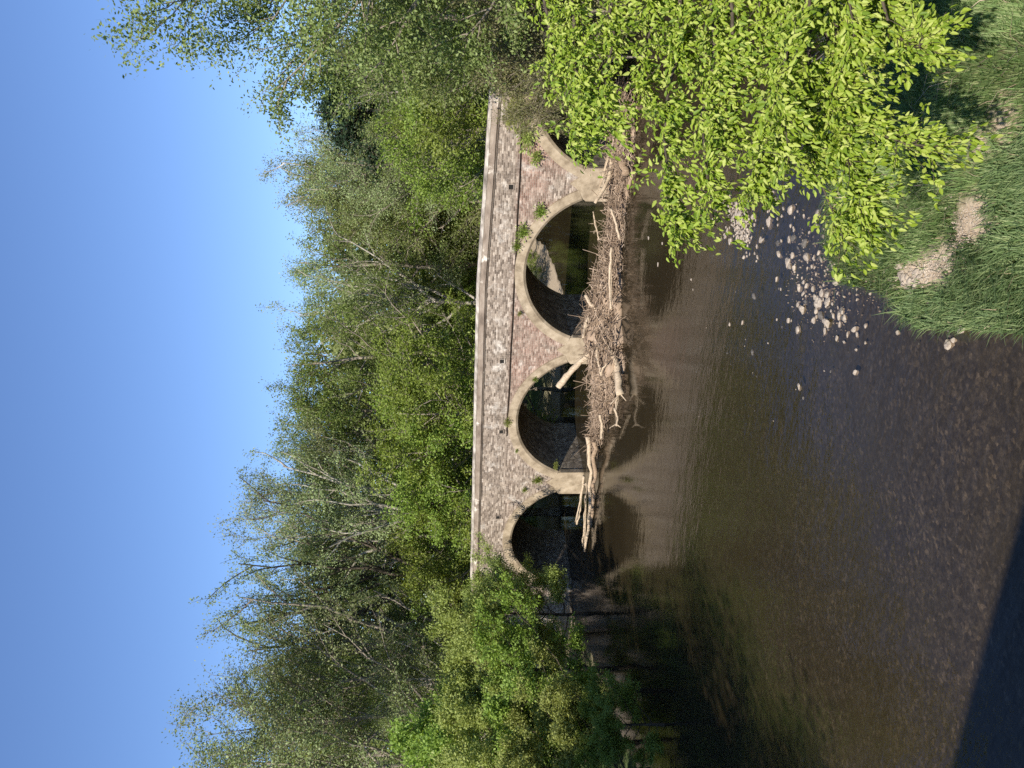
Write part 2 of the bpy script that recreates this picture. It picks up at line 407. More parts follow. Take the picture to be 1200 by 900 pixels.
SHOALS = []
for _ix, _iy, _rx, _ry, _a in ((866, 258, 1.5, .8, .9), (950, 320, 1.0, 1.2, 0), (975, 360, .6, .6, 0)):
    _g = ground(_ix, _iy); SHOALS.append((float(_g[0]), float(_g[1]), _rx, _ry, _a))

def vnoise(X, Y, sc, seed=0):
    x = X * sc + seed * 13.7; y = Y * sc + seed * 7.3
    xi = np.floor(x).astype(int); yi = np.floor(y).astype(int); fx = x - xi; fy = y - yi
    fx = fx * fx * (3 - 2 * fx); fy = fy * fy * (3 - 2 * fy)
    def h(i, j):
        n = (i * 374761393 + j * 668265263 + seed * 1442695) & 0x7fffffff
        n = ((n ^ (n >> 13)) * 1274126177) & 0x7fffffff
        return (n ^ (n >> 16)) / 0x7fffffff % 1.0
    return (h(xi, yi) * (1 - fx) + h(xi + 1, yi) * fx) * (1 - fy) + (h(xi, yi + 1) * (1 - fx) + h(xi + 1, yi + 1) * fx) * fy

def land_z(X, Y):
    X = np.asarray(X, float); Y = np.asarray(Y, float)
    d = river_sd(X, Y) + (vnoise(X, Y, 1.2, 3) - .5) * .35 + (vnoise(X, Y, 3.3, 5) - .5) * .14
    sm = lambda x: np.clip(x, 0, 1) ** 2 * (3 - 2 * np.clip(x, 0, 1))
    sh = np.zeros(X.shape)
    up = .62 * sm(d / 2.2) + .9 * sm((d - 4) / 14) + np.clip(d - 10, 0, 80) * .05
    for cx, cy, rx, ry, a in SHOALS:
        dx, dy = X - cx, Y - cy; q = ((dx * math.cos(a) + dy * math.sin(a)) / rx) ** 2 + ((-dx * math.sin(a) + dy * math.cos(a)) / ry) ** 2
        sh = sh + .55 * np.exp(-q)
    up += (vnoise(X, Y, .8, 1) - .5) * .22 * sm(d / 1.5) + (vnoise(X, Y, 2.5, 2) - .5) * .08 * sm(d / .8)
    dn = -.10 * sm(-d / .6) - .38 * sm(-d / 6) + (vnoise(X, Y, 1.7, 4) - .5) * .06 * sm(-d / 1.5)
    dn = np.minimum(dn + sh * (.75 + .5 * vnoise(X, Y, 2.2, 6)), np.maximum(dn, -.012 - .07 * vnoise(X, Y, 3.1, 9)))
    return np.where(d > 0, up, dn)
def lz(x, y): return float(land_z(np.array([x]), np.array([y]))[0])

def ground_land(ix, iy):
    z = 0.0
    for _ in range(6):
        p = ground(ix, iy, z); z = .5 * z + .5 * max(lz(p[0], p[1]), 0.0)
    return ground(ix, iy, z)
for _ix, _iy, _r in ((1062, 330, .14), (1072, 324, .15), (1082, 319, .16), (1092, 316, .16), (1102, 311, .17), (1111, 305, .17), (1118, 298, .17), (1124, 290, .16), (1129, 281, .16), (1132, 272, .17), (1136, 263, .19), (1142, 255, .22), (1150, 250, .2), (1175, 145, .14), (1150, 165, .08)):
    _g = ground_land(_ix, _iy); PATCHES.append((float(_g[0]), float(_g[1]), _r + .02))
M['terrain'] = terrain_material()

def axis_grid(lo, hi, fine_lo, fine_hi, f, growth=1.13):
    mid = list(np.arange(fine_lo, fine_hi, f))
    out, s = [], f
    x = fine_hi
    while x < hi: out.append(x); s *= growth; x += s
    out.append(hi)
    pre, s = [], f
    x = fine_lo - f
    while x > lo: pre.append(x); s *= growth; x -= s
    pre.append(lo)
    return np.array(pre[::-1] + mid + out)

def build_ground():
    gx = axis_grid(-1500, 1500, -1, 9, .16, 1.07); gy = axis_grid(-1500, 1800, 8, 25, .17, 1.045)
    X, Y = np.meshgrid(gx, gy)
    Z = land_z(X, Y)
    V = np.stack([X, Y, Z], -1).reshape(-1, 3)
    nx, ny = len(gx), len(gy)
    i = np.arange(ny - 1)[:, None] * nx; j = np.arange(nx - 1)[None, :]
    F = np.stack([i + j, i + j + 1, i + nx + j + 1, i + nx + j], -1).reshape(-1, 4)
    o = link('ground', new_mesh('ground', V, F, M['terrain'], True)); o['kind'] = 'structure'
    o['label'] = 'river bed and banks of brown gravel and soil'
    w = link('river', new_mesh('river', [(-60, -350, 0), (200, -350, 0), (200, 620, 0), (-60, 620, 0)], [[0, 1, 2, 3]], M['water'])); w['kind'] = 'structure'
    w['label'] = 'shallow brown river flowing under the arches'
build_ground()

# ------------------------------------------------------------------ trees
def curve(p0, p1, bend, n, rng, wig=.0):
    t = np.linspace(0, 1, n)[:, None]
    P = p0 * (1 - t) + p1 * t + bend * (4 * t * (1 - t)) * .5
    if wig:
        L = np.linalg.norm(p1 - p0)
        P[1:] += rng.normal(0, wig * L, (n - 1, 3)) * np.linspace(.4, 1, n - 1)[:, None]
    return P

def rot_dir(d, ang, rng):
    d = unit(d); r = unit(np.cross(d, rng.normal(size=3)))
    return d * math.cos(ang) + r * math.sin(ang)

def grow(seed, H=20, base=5, R=5, trunk_r=.28, limbs=16, subs=6, twigs=5, twig_len=1.1, rise=.5, leaves=22, leaf=.2, spread=.35, prof=(.45, .7), twig_r=.012, lean=0.0, fork=False, tip_only=0.0):
    """one tree: (wood tubes, leaf centres, leaf axes)"""
    rng = np.random.default_rng(seed)
    T = Tubes(); LC, LA = [], []
    n = 9
    z = np.linspace(-.3, H * (.78 if fork else .9), n)
    tr = np.stack([np.cumsum(rng.normal(0, .012 * H, n)) * .6 + lean * z, np.cumsum(rng.normal(0, .012 * H, n)) * .6, z], -1)
    tr[0, :2] = tr[1, :2] * .3
    tr[:, :2] -= tr[0, :2]
    rad = trunk_r * (1 - np.linspace(0, 1, n) * .9) ** .9; rad[0] *= 1.35
    if fork:
        rad[3:] *= np.linspace(.8, .35, n - 3); tr[2:, :2] += np.cumsum(rng.normal(0, .013 * H, (n - 2, 2)), 0) * .6
    T.add(tr, rad, 8)
    def on_trunk(h):
        return np.array([np.interp(h, tr[:, 2], tr[:, 0]), np.interp(h, tr[:, 2], tr[:, 1]), h])
    pk = max((x + .05) ** prof[0] * (1 - x) ** prof[1] for x in np.linspace(0, .99, 50))
    for i in range(limbs):
        t = (i + rng.uniform(.1, .9)) / limbs
        h = base + (H * .88 - base) * t ** .85
        az = i * 2.39996 + rng.normal(0, .35)
        r = R * (t + .05) ** prof[0] * (1 - t * .97) ** prof[1] / pk * rng.uniform(.7, 1.15)
        p0 = on_trunk(h * (.86 if not fork else .7))
        p1 = on_trunk(h) + np.array([math.cos(az) * r, math.sin(az) * r, rise * r * rng.uniform(.4, 1.3)])
        p1[2] = min(p1[2], H * rng.uniform(.93, 1.03))
        L = np.linalg.norm(p1 - p0)
        P = curve(p0, p1, np.array([0, 0, -.12 * L if rise > .3 else .15 * L]), 7, rng, .02)
        lr = trunk_r * (.62 if fork else .42) * (1 - t * .6) * (L / (R * 1.2)) ** .5
        T.add(P, lr * np.linspace(1, .22, 7), 5, False)
        ns = max(2, int(subs * rng.uniform(.8, 1.25)))
        for s in range(ns):
            u = .28 + .72 * (s + rng.uniform(.2, .9)) / ns
            q0 = np.array([np.interp(u, np.linspace(0, 1, 7), P[:, k]) for k in range(3)])
            tang = P[min(6, int(u * 6) + 1)] - P[max(0, int(u * 6) - 1)]
            d = rot_dir(tang, rng.uniform(.35, 1.0), rng) + np.array([0, 0, .18 * (1 if rise > 0 else -1)])
            Ls = L * .42 * (1.15 - .55 * u) * rng.uniform(.7, 1.2)
            q1 = q0 + unit(d) * Ls
            Q = curve(q0, q1, rng.normal(0, .12 * Ls, 3), 5, rng, .02)
            T.add(Q, max(lr * .34, twig_r * 1.6) * np.linspace(1, .35, 5), 4, False)
            for w in range(twigs):
                v = .25 + .75 * (w + rng.uniform(.2, .95)) / twigs
                w0 = np.array([np.interp(v, np.linspace(0, 1, 5), Q[:, k]) for k in range(3)])
                dd = rot_dir(q1 - q0, rng.uniform(.3, 1.1), rng)
                wl = twig_len * rng.uniform(.6, 1.3)
                w1 = w0 + unit(dd) * wl
                W = curve(w0, w1, rng.normal(0, .1 * wl, 3), 4, rng)
                T.add(W, twig_r * np.linspace(1, .4, 4), 3, False)
                m = rng.poisson(leaves)
                if m:
                    uu = rng.uniform(tip_only, 1.08, m)[:, None]
                    LC.append(w0 + (w1 - w0) * uu + rng.normal(0, spread, (m, 3)) * np.array([1, 1, .8]))
                    LA.append(unit(dd) * .6 + rng.normal(0, .8, (m, 3)) + np.array([0, 0, -.25]))
    C = np.concatenate(LC); A = np.concatenate(LA)
    N = rng.normal(0, .55, C.shape) + np.array([0, 0, .75]) + unit(C * np.array([1, 1, 0])) * .45
    l = leaf * rng.uniform(.6, 1.35, len(C))
    return T, C, A, N, l

def tree_meshes(kind, bark, leafm, aspect=.55, **kw):
    T, C, A, N, l = grow(**kw)
    V, F = leaf_quads(C, A, N, l, l * aspect)
    return T.mesh(kind + '_wood', M[bark]), new_mesh(kind + '_leaves', V, F, M[leafm])

VAR = {}
def variant(key, *a, **k): VAR[key] = (tree_meshes(key, *a, **k), k['H'])
variant('pale0', 'bark_pale', 'leaf_grey', seed=11, H=20, base=6, R=5.2, trunk_r=.30, limbs=13, subs=6, twigs=6, rise=1.1, leaves=42, leaf=0.15, spread=0.26, twig_len=1.2, twig_r=.012, lean=.05, fork=True)
variant('pale1', 'bark_pale', 'leaf_grey', seed=12, H=20, base=10, R=4.2, trunk_r=0.36, limbs=12, subs=6, twigs=6, rise=1.3, leaves=40, leaf=0.15, spread=0.26, twig_len=1.2, twig_r=.012, lean=-.02, fork=True)
variant('mid0', 'bark_grey', 'leaf_mid', seed=21, H=20, base=4, R=5.4, limbs=20, subs=6, twigs=5, leaves=50, leaf=0.15, spread=0.25)
variant('mid1', 'bark_grey', 'leaf_mid', seed=22, H=20, base=3, R=4.6, limbs=22, subs=6, twigs=5, rise=.8, leaves=50, leaf=0.15, spread=0.25, prof=(.35, .6))
variant('olive0', 'bark_pale', 'leaf_olive', seed=31, H=18, base=3.5, R=5, limbs=18, subs=6, twigs=6, rise=.7, leaves=36, leaf=0.135, spread=0.24, twig_r=.014)
variant('olive1', 'bark_grey', 'leaf_olive', seed=32, H=18, base=2.5, R=4.6, limbs=20, subs=6, twigs=6, rise=.6, leaves=36, leaf=0.135, spread=0.24, twig_r=.014)
variant('bare0', 'bark_grey', 'leaf_grey', seed=41, H=20, base=4, R=4.6, trunk_r=.24, limbs=18, subs=7, twigs=7, rise=1.3, leaves=36, leaf=0.13, spread=0.24, twig_len=1.3, twig_r=.012)
variant('airy0', 'bark_dark', 'leaf_airy', seed=51, H=20, base=8, R=6, trunk_r=.3, limbs=13, subs=6, twigs=6, rise=1.2, leaves=46, leaf=0.15, spread=0.2, fork=True, twig_r=.014, lean=.03)
variant('airy1', 'bark_grey', 'leaf_airy', seed=52, H=20, base=7, R=5, trunk_r=.28, limbs=14, subs=6, twigs=6, rise=1.3, leaves=46, leaf=0.15, spread=0.2, fork=True, twig_r=.014, lean=-.03)
variant('under0', 'bark_grey', 'leaf_bright', seed=61, H=9, base=.8, R=3.8, trunk_r=.14, limbs=18, subs=6, twigs=5, rise=.6, leaves=58, leaf=0.115, spread=0.17, twig_len=0.55, prof=(.3, .6))
variant('under1', 'bark_grey', 'leaf_bright', seed=62, H=9, base=.6, R=3.4, trunk_r=.13, limbs=18, subs=6, twigs=5, rise=.9, leaves=58, leaf=0.115, spread=0.17, twig_len=0.55, prof=(.3, .5))
variant('pine0', 'bark_dark', 'leaf_pine', aspect=.35, seed=71, H=20, base=3, R=4.2, limbs=30, subs=6, twigs=5, rise=-.1, leaves=26, leaf=.28, spread=.3, prof=(.12, .75))
variant('grove', 'bark_grey', 'leaf_mid', seed=25, H=15, base=2, R=4.4, limbs=26, subs=7, twigs=6, leaves=60, leaf=.22, spread=.4, prof=(.3, .5))
variant('bush0', 'bark_dark', 'leaf_bush', seed=81, H=7, base=.7, R=3.9, trunk_r=.13, limbs=20, subs=6, twigs=6, rise=.6, leaves=80, leaf=0.11, spread=0.14, twig_len=0.5, twig_r=.008, prof=(.3, .55))
variant('bush1', 'bark_dark', 'leaf_bush', seed=82, H=6.5, base=.5, R=3.6, trunk_r=.12, limbs=20, subs=6, twigs=6, rise=.8, leaves=80, leaf=0.11, spread=0.14, twig_len=0.5, twig_r=.008, prof=(.3, .5))
variant('bushb', 'bark_dark', 'leaf_bright', seed=83, H=6, base=.5, R=3.2, trunk_r=.12, limbs=18, subs=6, twigs=6, rise=.7, leaves=64, leaf=0.12, spread=0.12, twig_len=0.5, twig_r=.008, prof=(.3, .5))
variant('vine0', 'bark_grey', 'leaf_vine', seed=91, H=5, base=.5, R=2.6, trunk_r=.07, limbs=18, subs=6, twigs=6, rise=.3, leaves=30, leaf=0.09, spread=0.15, twig_len=.6, twig_r=.010, prof=(.3, .4))

def plant(key, loc, h, label, cat='tree', name='deciduous_tree', group=None, rz=0.0, wide=1.0, parts=('trunk', 'crown')):
    (wood, leaves), H = VAR[key]
    k = h / H
    o = empty(name, loc, label, cat, group, rz, (k * wide, k * wide, k))
    link(parts[0], wood, o); link(parts[1], leaves, o)
    return o

def wood_tree(key, ux, Y, top, label, rz=0.0, wide=1.0, name='deciduous_tree', cat='tree', group='trees behind the arched bridge', parts=('trunk', 'crown')):
    X = (ux - 450) / FPX * Y
    z = lz(X, Y)
    zt = at(top, 900 - ux, Y)[2]
    return plant(key, (X, Y, z), (zt - z), label, cat, name, group, rz, wide, parts)

UND = dict(name='understorey_tree', cat='small tree', group='low trees just behind the bridge')
TREES = [
    ('pale0', 540, 72, 348, 'white-barked tree forking into several pale limbs above the right half of the bridge', 0.3, 1.0, {}),
    ('pale1', 694, 78, 332, 'thin wispy white-limbed tree, its leafless tip above the far right skyline', 2.0, 1.0, {}),
    ('mid0', 482, 67, 310, 'broad leafy green tree standing tallest above the middle arches', 1.1, 1.0, {}),
    ('mid1', 425, 69, 313, 'leafy green tree left of the tallest middle one', 2.2, 1.05, {}),
    ('mid1', 372, 66, 318, 'leafy green tree with ragged top right of the brown budding trees', 4.0, 1.0, {}),
    ('bare0', 322, 62, 283, 'brownish budding tree with a thin tuft standing out on the skyline', .5, .95, {}),
    ('pale1', 300, 57, 322, 'straight slim white trunk among brown twigs, behind the first full arch', 1.3, .9, {}),
    ('pale1', 268, 58, 350, 'straight white trunk left of the pair behind the first arch', 3.3, .8, {}),
    ('airy0', 222, 57, 292, 'tall open-crowned tree with dark limbs against the sky', 3.3, .95, {}),
    ('airy1', 150, 54, 306, 'tall open tree with sky between its limbs, left of the dark-limbed one', 3.7, 1.0, {}),
    ('bare0', 62, 50, 252, 'grey twiggy tree near the left edge with pale branches', 2.6, 1.1, {}),
    ('bare0', 2, 47, 222, 'greyest and tallest twiggy tree, cut off by the left edge', 4.4, 1.15, {}),
    ('olive0', 108, 55, 280, 'silvery olive tree in front of the grey twiggy ones', 1.0, 1.0, {}),
    ('olive1', 590, 78, 322, 'olive green tree between two white-barked trees', 2.5, 1.0, {}),
    ('olive1', 676, 72, 325, 'hazy olive tree behind the wispy white-limbed tree', .8, 1.0, {}),
    ('bare0', 700, 66, 366, 'pale feathery tree left of the dark evergreen', 3.0, 1.1, {}),
    ('olive1', 735, 50, 412, 'olive tree below the dark evergreen', 5.0, 1.1, {}),
    ('olive0', 835, 45, 390, 'olive tree overlapping the right end of the bridge', 0.2, 1.0, {}),
    ('olive1', 880, 40, 330, 'olive tree at the right edge behind the nearer overhanging tree', 1.2, 1.0, {}),
    ('mid0', 180, 66, 330, 'full green tree behind the two open-crowned ones', .7, 1.1, {}),
    ('mid1', 95, 64, 310, 'full green tree behind the silvery olive one', 1.7, 1.2, {}),
    ('olive1', 20, 58, 290, 'olive tree behind the greyest twiggy tree', 2.7, 1.2, {}),
    ('mid0', 265, 70, 335, 'full green tree behind the straight white trunks', 3.7, 1.1, {}),
    ('mid1', 345, 72, 330, 'leafy green tree behind the brownish budding tree', 5.7, 1.1, {}),
    ('olive1', 665, 74, 352, 'olive tree behind the bright rounded low tree', 4.7, 1.2, {}),
    ('under0', 690, 80, 440, 'rounded bright green low tree below the feathery tree', .4, 1.1, UND),
    ('under1', 632, 84, 470, 'bright low tree behind the reddest part of the bridge wall', 1.4, 1.1, UND),
    ('under0', 575, 82, 482, 'dark-gapped low tree at the foot of the forking white tree', 2.4, 1.1, UND),
    ('under1', 442, 56, 452, 'bright low tree behind the arch with the leaning log', 3.4, .95, UND),
    ('under0', 405, 55, 442, 'fresh green low tree behind the middle pier', 4.4, 1.2, UND),
    ('under1', 376, 56, 452, 'low green tree behind the middle of the weathered wall', 5.2, 1.2, UND),
    ('under0', 325, 56, 475, 'low green tree below the brown budding tree', 0.9, 1.1, UND),
    ('under1', 258, 56, 462, 'vivid yellow-green low tree, brightest behind the bridge', 1.9, 1.1, UND),
    ('under0', 212, 55, 486, 'low green tree behind the left end of the parapet', 2.9, 1.0, UND),
    ('olive1', 160, 56, 425, 'shaded olive low tree behind the riverside bush', 3.9, .8, UND),
    ('olive0', 105, 50, 425, 'low olive tree with pale dead twigs', 4.9, .8, UND),
    ('olive1', 45, 46, 430, 'dull low tree by the left edge above the riverside bush', 5.9, .8, UND),
    ('under1', 755, 45, 455, 'bright low tree rising behind the right-hand parapet', .1, 1.1, UND),
    ('under0', 535, 80, 500, 'low tree at the foot of the leaning pale stems', 1.7, 1.0, UND),
    ('under0', 820, 42, 470, 'low green tree at the right end of the parapet', 2.7, 1.1, UND),
]
for key, ux, Y, top, label, rz, wide, kw in TREES:
    wood_tree(key, ux, Y, top, label, rz, wide, **kw)
wood_tree('pine0', 764, 58, 338, 'dark green evergreen, nearer the feathery tree of the two on the skyline', .5, 1.25, name='evergreen_tree', group='dark evergreens on the skyline')
wood_tree('pine0', 806, 60, 340, 'dark green evergreen, nearer the overhanging tree of the two on the skyline', 2.5, 1.25, name='evergreen_tree', group='dark evergreens on the skyline')

# tall tree on the right bank that overhangs the top of the view
variant('tall', 'bark_grey', 'leaf_olive', seed=101, H=19, base=5, R=5.8, trunk_r=.3, limbs=24, subs=7, twigs=6, rise=.45, leaves=78, leaf=0.13, spread=0.22, twig_len=1.0, twig_r=.008, prof=(.35, .55))
plant('tall', (14.8, 28.0, lz(14.8, 28.0)), 18.6, 'tall olive-leaved tree overhanging the sky on the right bank', group=None, rz=.6)
variant('tall2', 'bark_grey', 'leaf_olive', seed=103, H=12, base=2, R=4.2, trunk_r=.2, limbs=22, subs=6, twigs=6, rise=.45, leaves=60, leaf=0.12, spread=0.26, twig_len=.9, twig_r=.008, prof=(.3, .5))
plant('tall2', (15.6, 34.0, lz(15.6, 34)), 11.2, 'green tree crowding the right end of the bridge, under the overhanging one', rz=1.2)

# the far wood: one mass that closes the view
def far_wood():
    rng = np.random.default_rng(5)
    C = []
    for k in range(300):
        ux = rng.uniform(-450, 1350); Y = rng.uniform(80, 125)
        X = (ux - 450) / FPX * Y
        top = np.interp(ux, [-250, 0, 200, 400, 600, 750, 1150], [330, 330, 370, 370, 380, 430, 430]) + rng.normal(0, 14)
        zt = at(top, 900 - ux, Y)[2]
        m = 900
        d = unit(rng.normal(size=(m, 3))) * rng.uniform(.55, 1.0, (m, 1)) ** .5
        c = np.array([X, Y, zt * .5]) + d * np.array([4.2, 4.2, zt * .5])
        C.append(c)
    C = np.concatenate(C); n = len(C)
    l = rng.uniform(.4, .8, n)
    V, F = leaf_quads(C, rng.normal(size=(n, 3)), rng.normal(0, .7, (n, 3)) + np.array([-.1, -.5, .6]), l, l * .6)
    o = link('far_wood', new_mesh('far_wood', V, F, M['leaf_olive'])); o['kind'] = 'stuff'
    o['label'] = 'mass of far olive green wood behind the nearer trees'
far_wood()

# left bank: riverside bushes and the shading trees beside the river
def bank_bush(key, X, Y, h, label, rz, wide, name='riverside_bush', cat='bush', group='bushes on the left bank'):
    return plant(key, (X, Y, max(lz(X, Y), 0) - .05), h, label, cat, name, group, rz, wide, ('stems', 'crown'))
bank_bush('bush0', -12.3, 45.2, 6.3, 'rounded pale green bush leaning over the water beside the left arch', .4, .95)
bank_bush('bush1', -13.6, 40.2, 7.4, 'tall soft green bush hiding the left end of the bridge', 1.5, .95)
bank_bush('bushb', -12.6, 34.6, 5.8, 'bright leafy bush in the middle of the left bank', 2.2, 1.1)
bank_bush('bush1', -14.2, 31.0, 5.4, 'shaded dark bush low at the left edge over the water', 3.3, 1.1)
bank_bush('bushb', -11.6, 28.6, 2.8, 'lowest bush on the left, dark and touching the water', 4.6, 1.1)
bank_bush('bush0', -15.6, 36.5, 7.3, 'bush at the left edge behind the bright leafy one', 5.5, 1.0)
bank_bush('bushb', -18.2, 41.0, 8.6, 'yellowish bush at the left edge below the grey trees', 1.0, .9)
for (x, y, h, key, rz, lab) in ((-19.8, 7.0, 15.4, 'grove', .3, 'tree nearest the road bridge on the left bank'), (-18.8, 12.0, 12.8, 'grove', 1.3, 'second tree from the road bridge on the left bank'),
                           (-16.6, 17.6, 11.6, 'grove', 2.3, 'third tree from the road bridge on the left bank'), (-24.6, 24.0, 11.5, 'mid1', 3.1, 'fourth tree from the road bridge on the left bank'),
        (-20.2, 2.0, 13.0, 'mid1', .9, 'tree behind the one nearest the road bridge on the left bank'), (-21.4, 7.6, 13.5, 'grove', 1.9, 'tree in the thick of the grove by the road bridge'), (-20.6, 16.6, 12.8, 'grove', 2.9, 'tree at the back of the grove on the left bank')):
    plant(key, (x, y, lz(x, y)), h, lab, rz=rz, group='trees shading the left bank', wide=1.15)
# right end: drab creeper and scrub hanging over the bridge face
def scrub(key, ux, Y, zt, label, rz, wide, group='scrub over the right end of the bridge'):
    X = (ux - 450) / FPX * Y
    z = max(lz(X, Y), 0) - .05
    plant(key, (X, Y, z), zt - z, label, 'shrub', 'scrub_bush', group, rz, wide, ('stems', 'foliage'))
scrub('vine0', 838, 31.8, 5.9, 'drab brownish scrub hanging in front of the right end of the parapet', .3, .62)
scrub('vine0', 785, 33.8, 5.3, 'straggling scrub over the crown of the right arch', 2.3, .42)
scrub('vine0', 890, 30.2, 6.6, 'tallest brownish scrub at the right edge by the bridge', 4.3, .8)
# bank beyond the arches
wood_tree('under0', 574, 62, 612, 'green bush on the sunlit bank seen through the arch right of the middle', 1.0, 1.4, name='riverside_bush', cat='bush', group='bushes beyond the arches', parts=('stems', 'crown'))
wood_tree('under1', 554, 60, 616, 'low bush beside the dark inner wall, seen through the same arch', 2.0, 1.2, name='riverside_bush', cat='bush', group='bushes beyond the arches', parts=('stems', 'crown'))
wood_tree('under0', 604, 70, 604, 'bush at the top of the tan bank seen through the arch', 3.0, 1.2, name='riverside_bush', cat='bush', group='bushes beyond the arches', parts=('stems', 'crown'))

wood_tree('under1', 592, 64, 606, 'rounded green bush above the tan bank, seen through the arch', 4.0, 1.2, name='riverside_bush', cat='bush', group='bushes beyond the arches', parts=('stems', 'crown'))
# ------------------------------------------------------------------ the arched bridge
PITCHW, PW, RAD, RISE0 = 8.6, 1.5, 3.83, 1.40
ZC = RISE0 + 2.4 - RAD; RING = .5; DEPTH = 4.4
def ztop(s): return float(np.interp(s, [-40, -10, 12, 17, 24, 45], [6.2, 6.10, 6.03, 5.80, 5.52, 5.2]))
ARCH = [-PITCHW / 2 + PITCHW * k for k in range(0, 4)]
S0, S1 = -30.0, 42.0

def build_bridge():
    root = empty('arched_bridge', (B0[0], B0[1], 0), 'old weathered brick bridge with four visible plastered arches across the river', 'bridge', rz=-BA)
    V, F = [], []
    def q(*p):
        i = len(V); V.extend(p); F.append(list(range(i, i + len(p))))
    half = (PITCHW - PW) / 2
    def wz(s): return ztop(s) - .40
    def wb(s): return wz(s) - .38
    segs = []
    x = S0
    for c in ARCH:
        segs += [('solid', x, c - half), ('open', c - half, c + half)]; x = c + half
    segs.append(('solid', x, S1))
    for kind, a, b in segs:
        n = 26 if kind == 'open' else max(1, int((b - a) / 1.5))
        ss = np.linspace(a, b, n + 1)
        if kind == 'open':
            c = (a + b) / 2; ss = c + half * np.sin(np.linspace(-1, 1, n + 1) * PI / 2)
        def lo(s):
            if kind == 'open': return ZC + math.sqrt(max(RAD ** 2 - (s - (a + b) / 2) ** 2, 0))
            return RISE0 - .02 if b - a < 2 else -1.0
        for s, s2 in zip(ss[:-1], ss[1:]):
            q((s, 0, lo(s)), (s2, 0, lo(s2)), (s2, 0, wz(s2)), (s, 0, wz(s)))
            q((s2, DEPTH, lo(s2)), (s, DEPTH, lo(s)), (s, DEPTH, wb(s)), (s2, DEPTH, wb(s2)))
            q((s, 0, wz(s)), (s2, 0, wz(s2)), (s2, .5, wz(s2)), (s, .5, wz(s)))
            q((s, DEPTH - .5, wb(s)), (s2, DEPTH - .5, wb(s2)), (s2, DEPTH, wb(s2)), (s, DEPTH, wb(s)))
            q((s, .5, wz(s)), (s2, .5, wz(s2)), (s2, .5, wz(s2) - .8), (s, .5, wz(s) - .8))
            q((s2, DEPTH - .5, wb(s2)), (s, DEPTH - .5, wb(s)), (s, DEPTH - .5, wz(s) - .8), (s2, DEPTH - .5, wz(s2) - .8))
        if b - a > 2 and kind == 'solid':
            for e in ((a,) if a > 0 else (b,)):
                q((e, 0, -1), (e, DEPTH, -1), (e, DEPTH, RISE0), (e, 0, RISE0))
    for e in (S0, S1):
        q((e, 0, -1), (e, DEPTH, -1), (e, DEPTH, wz(e)), (e, 0, wz(e)))
    link('spandrel_wall', new_mesh('spandrel_wall', V, F, M['wall']), root)
    # vaults
    for c in ARCH:
        th = math.asin(half / RAD); a = np.linspace(-th, th, 33)
        Vv = [(c + RAD * math.sin(t), y, ZC + RAD * math.cos(t)) for y in (.02, DEPTH - .02) for t in a]
        n = len(a)
        link('vault', new_mesh('vault', Vv, [[i, i + n, i + n + 1, i + 1] for i in range(n - 1)], M['rubble'], True), root)
        # ring: chamfered band standing proud of the face
        prof = [(RAD - .025, .45), (RAD - .025, -.02), (RAD + .09, -.10), (RAD + RING, -.10), (RAD + RING, .03)]
        for side in (0, 1):
            Vr, Fr = [], []
            tt = np.linspace(-th, th, 41); m = len(prof)
            for t in tt:
                for r, y in prof:
                    Vr.append((c + r * math.sin(t), y if side == 0 else DEPTH - y, ZC + r * math.cos(t)))
            for i in range(len(tt) - 1):
                for k in range(m - 1):
                    f = [i * m + k, i * m + k + 1, (i + 1) * m + k + 1, (i + 1) * m + k]
                    Fr.append(f if side == 0 else f[::-1])
            Fr.append(list(range(m))); Fr.append([(len(tt) - 1) * m + k for k in range(m)][::-1])
            link('arch_ring', new_mesh('arch_ring', Vr, Fr, M['plaster']), root)
    # piers with a plastered nose
    for k in range(-1, 4):
        c = PITCHW * k
        if k in (-1, 3): continue
        w = PW / 2
        V2 = []; ys = (-.16, DEPTH + .16)
        link('pier', new_mesh('pier', [(c + sx * w, y, z) for z in (-1.3, RISE0) for y in (0.0, DEPTH) for sx in (-1, 1)],
             [[0, 1, 5, 4], [1, 3, 7, 5], [3, 2, 6, 7], [2, 0, 4, 6], [4, 5, 7, 6]], M['rubble']), root)
        out = [(-w - .02, -1.3), (w + .02, -1.3), (w + .02, RISE0 - .12), (w - .06, RISE0), (.30, RISE0 + .22), (.0, RISE0 + .62), (-.30, RISE0 + .22), (-w + .06, RISE0), (-w - .02, RISE0 - .12)]
        n = len(out)
        Vn = [(c + x, -.16 + (.07 if z > RISE0 - .05 else 0), z) for x, z in out] + [(c + x, .12, z) for x, z in out]
        Fn = [list(range(n))] + [[(i + 1) % n, i, i + n, (i + 1) % n + n] for i in range(n)]
        link('pier_nose', new_mesh('pier_nose', Vn, Fn, M['plaster']), root)
    # coping on both parapets: course, slab, weathered cap
    rng = np.random.default_rng(3)
    for y0, y1, nm in ((-.13, .62, 0), (DEPTH - .62, DEPTH + .13, 1)):
        ss = np.linspace(S0, S1, 73)
        jit = (mnoise.noise(Vector((0, 0, 0))), )
        Vc, Fc, Vk, Fk = [], [], [], []
        for s in ss:
            t = ztop(s) - .38 * nm + .018 * mnoise.noise(Vector((s * .6, nm * 9, 0)))
            e = .012 * mnoise.noise(Vector((s * .9, nm * 9, 4)))
            Vc += [(s, y0 + .09, t - .46), (s, y0 + .05, t - .40), (s, y0 + e, t - .36), (s, y0 + e, t - .10), (s, y1 - e, t - .10), (s, y1 - e, t - .36), (s, y1 - .09, t - .40), (s, y1 - .09, t - .46)]
            Vk += [(s, y0 - .02 + e, t - .098), (s, y0 - .02 + e, t - .06), (s, y0 + .16, t + .03), (s, y1 - .16, t + .03), (s, y1 + .02, t - .06), (s, y1 + .02, t - .098)]
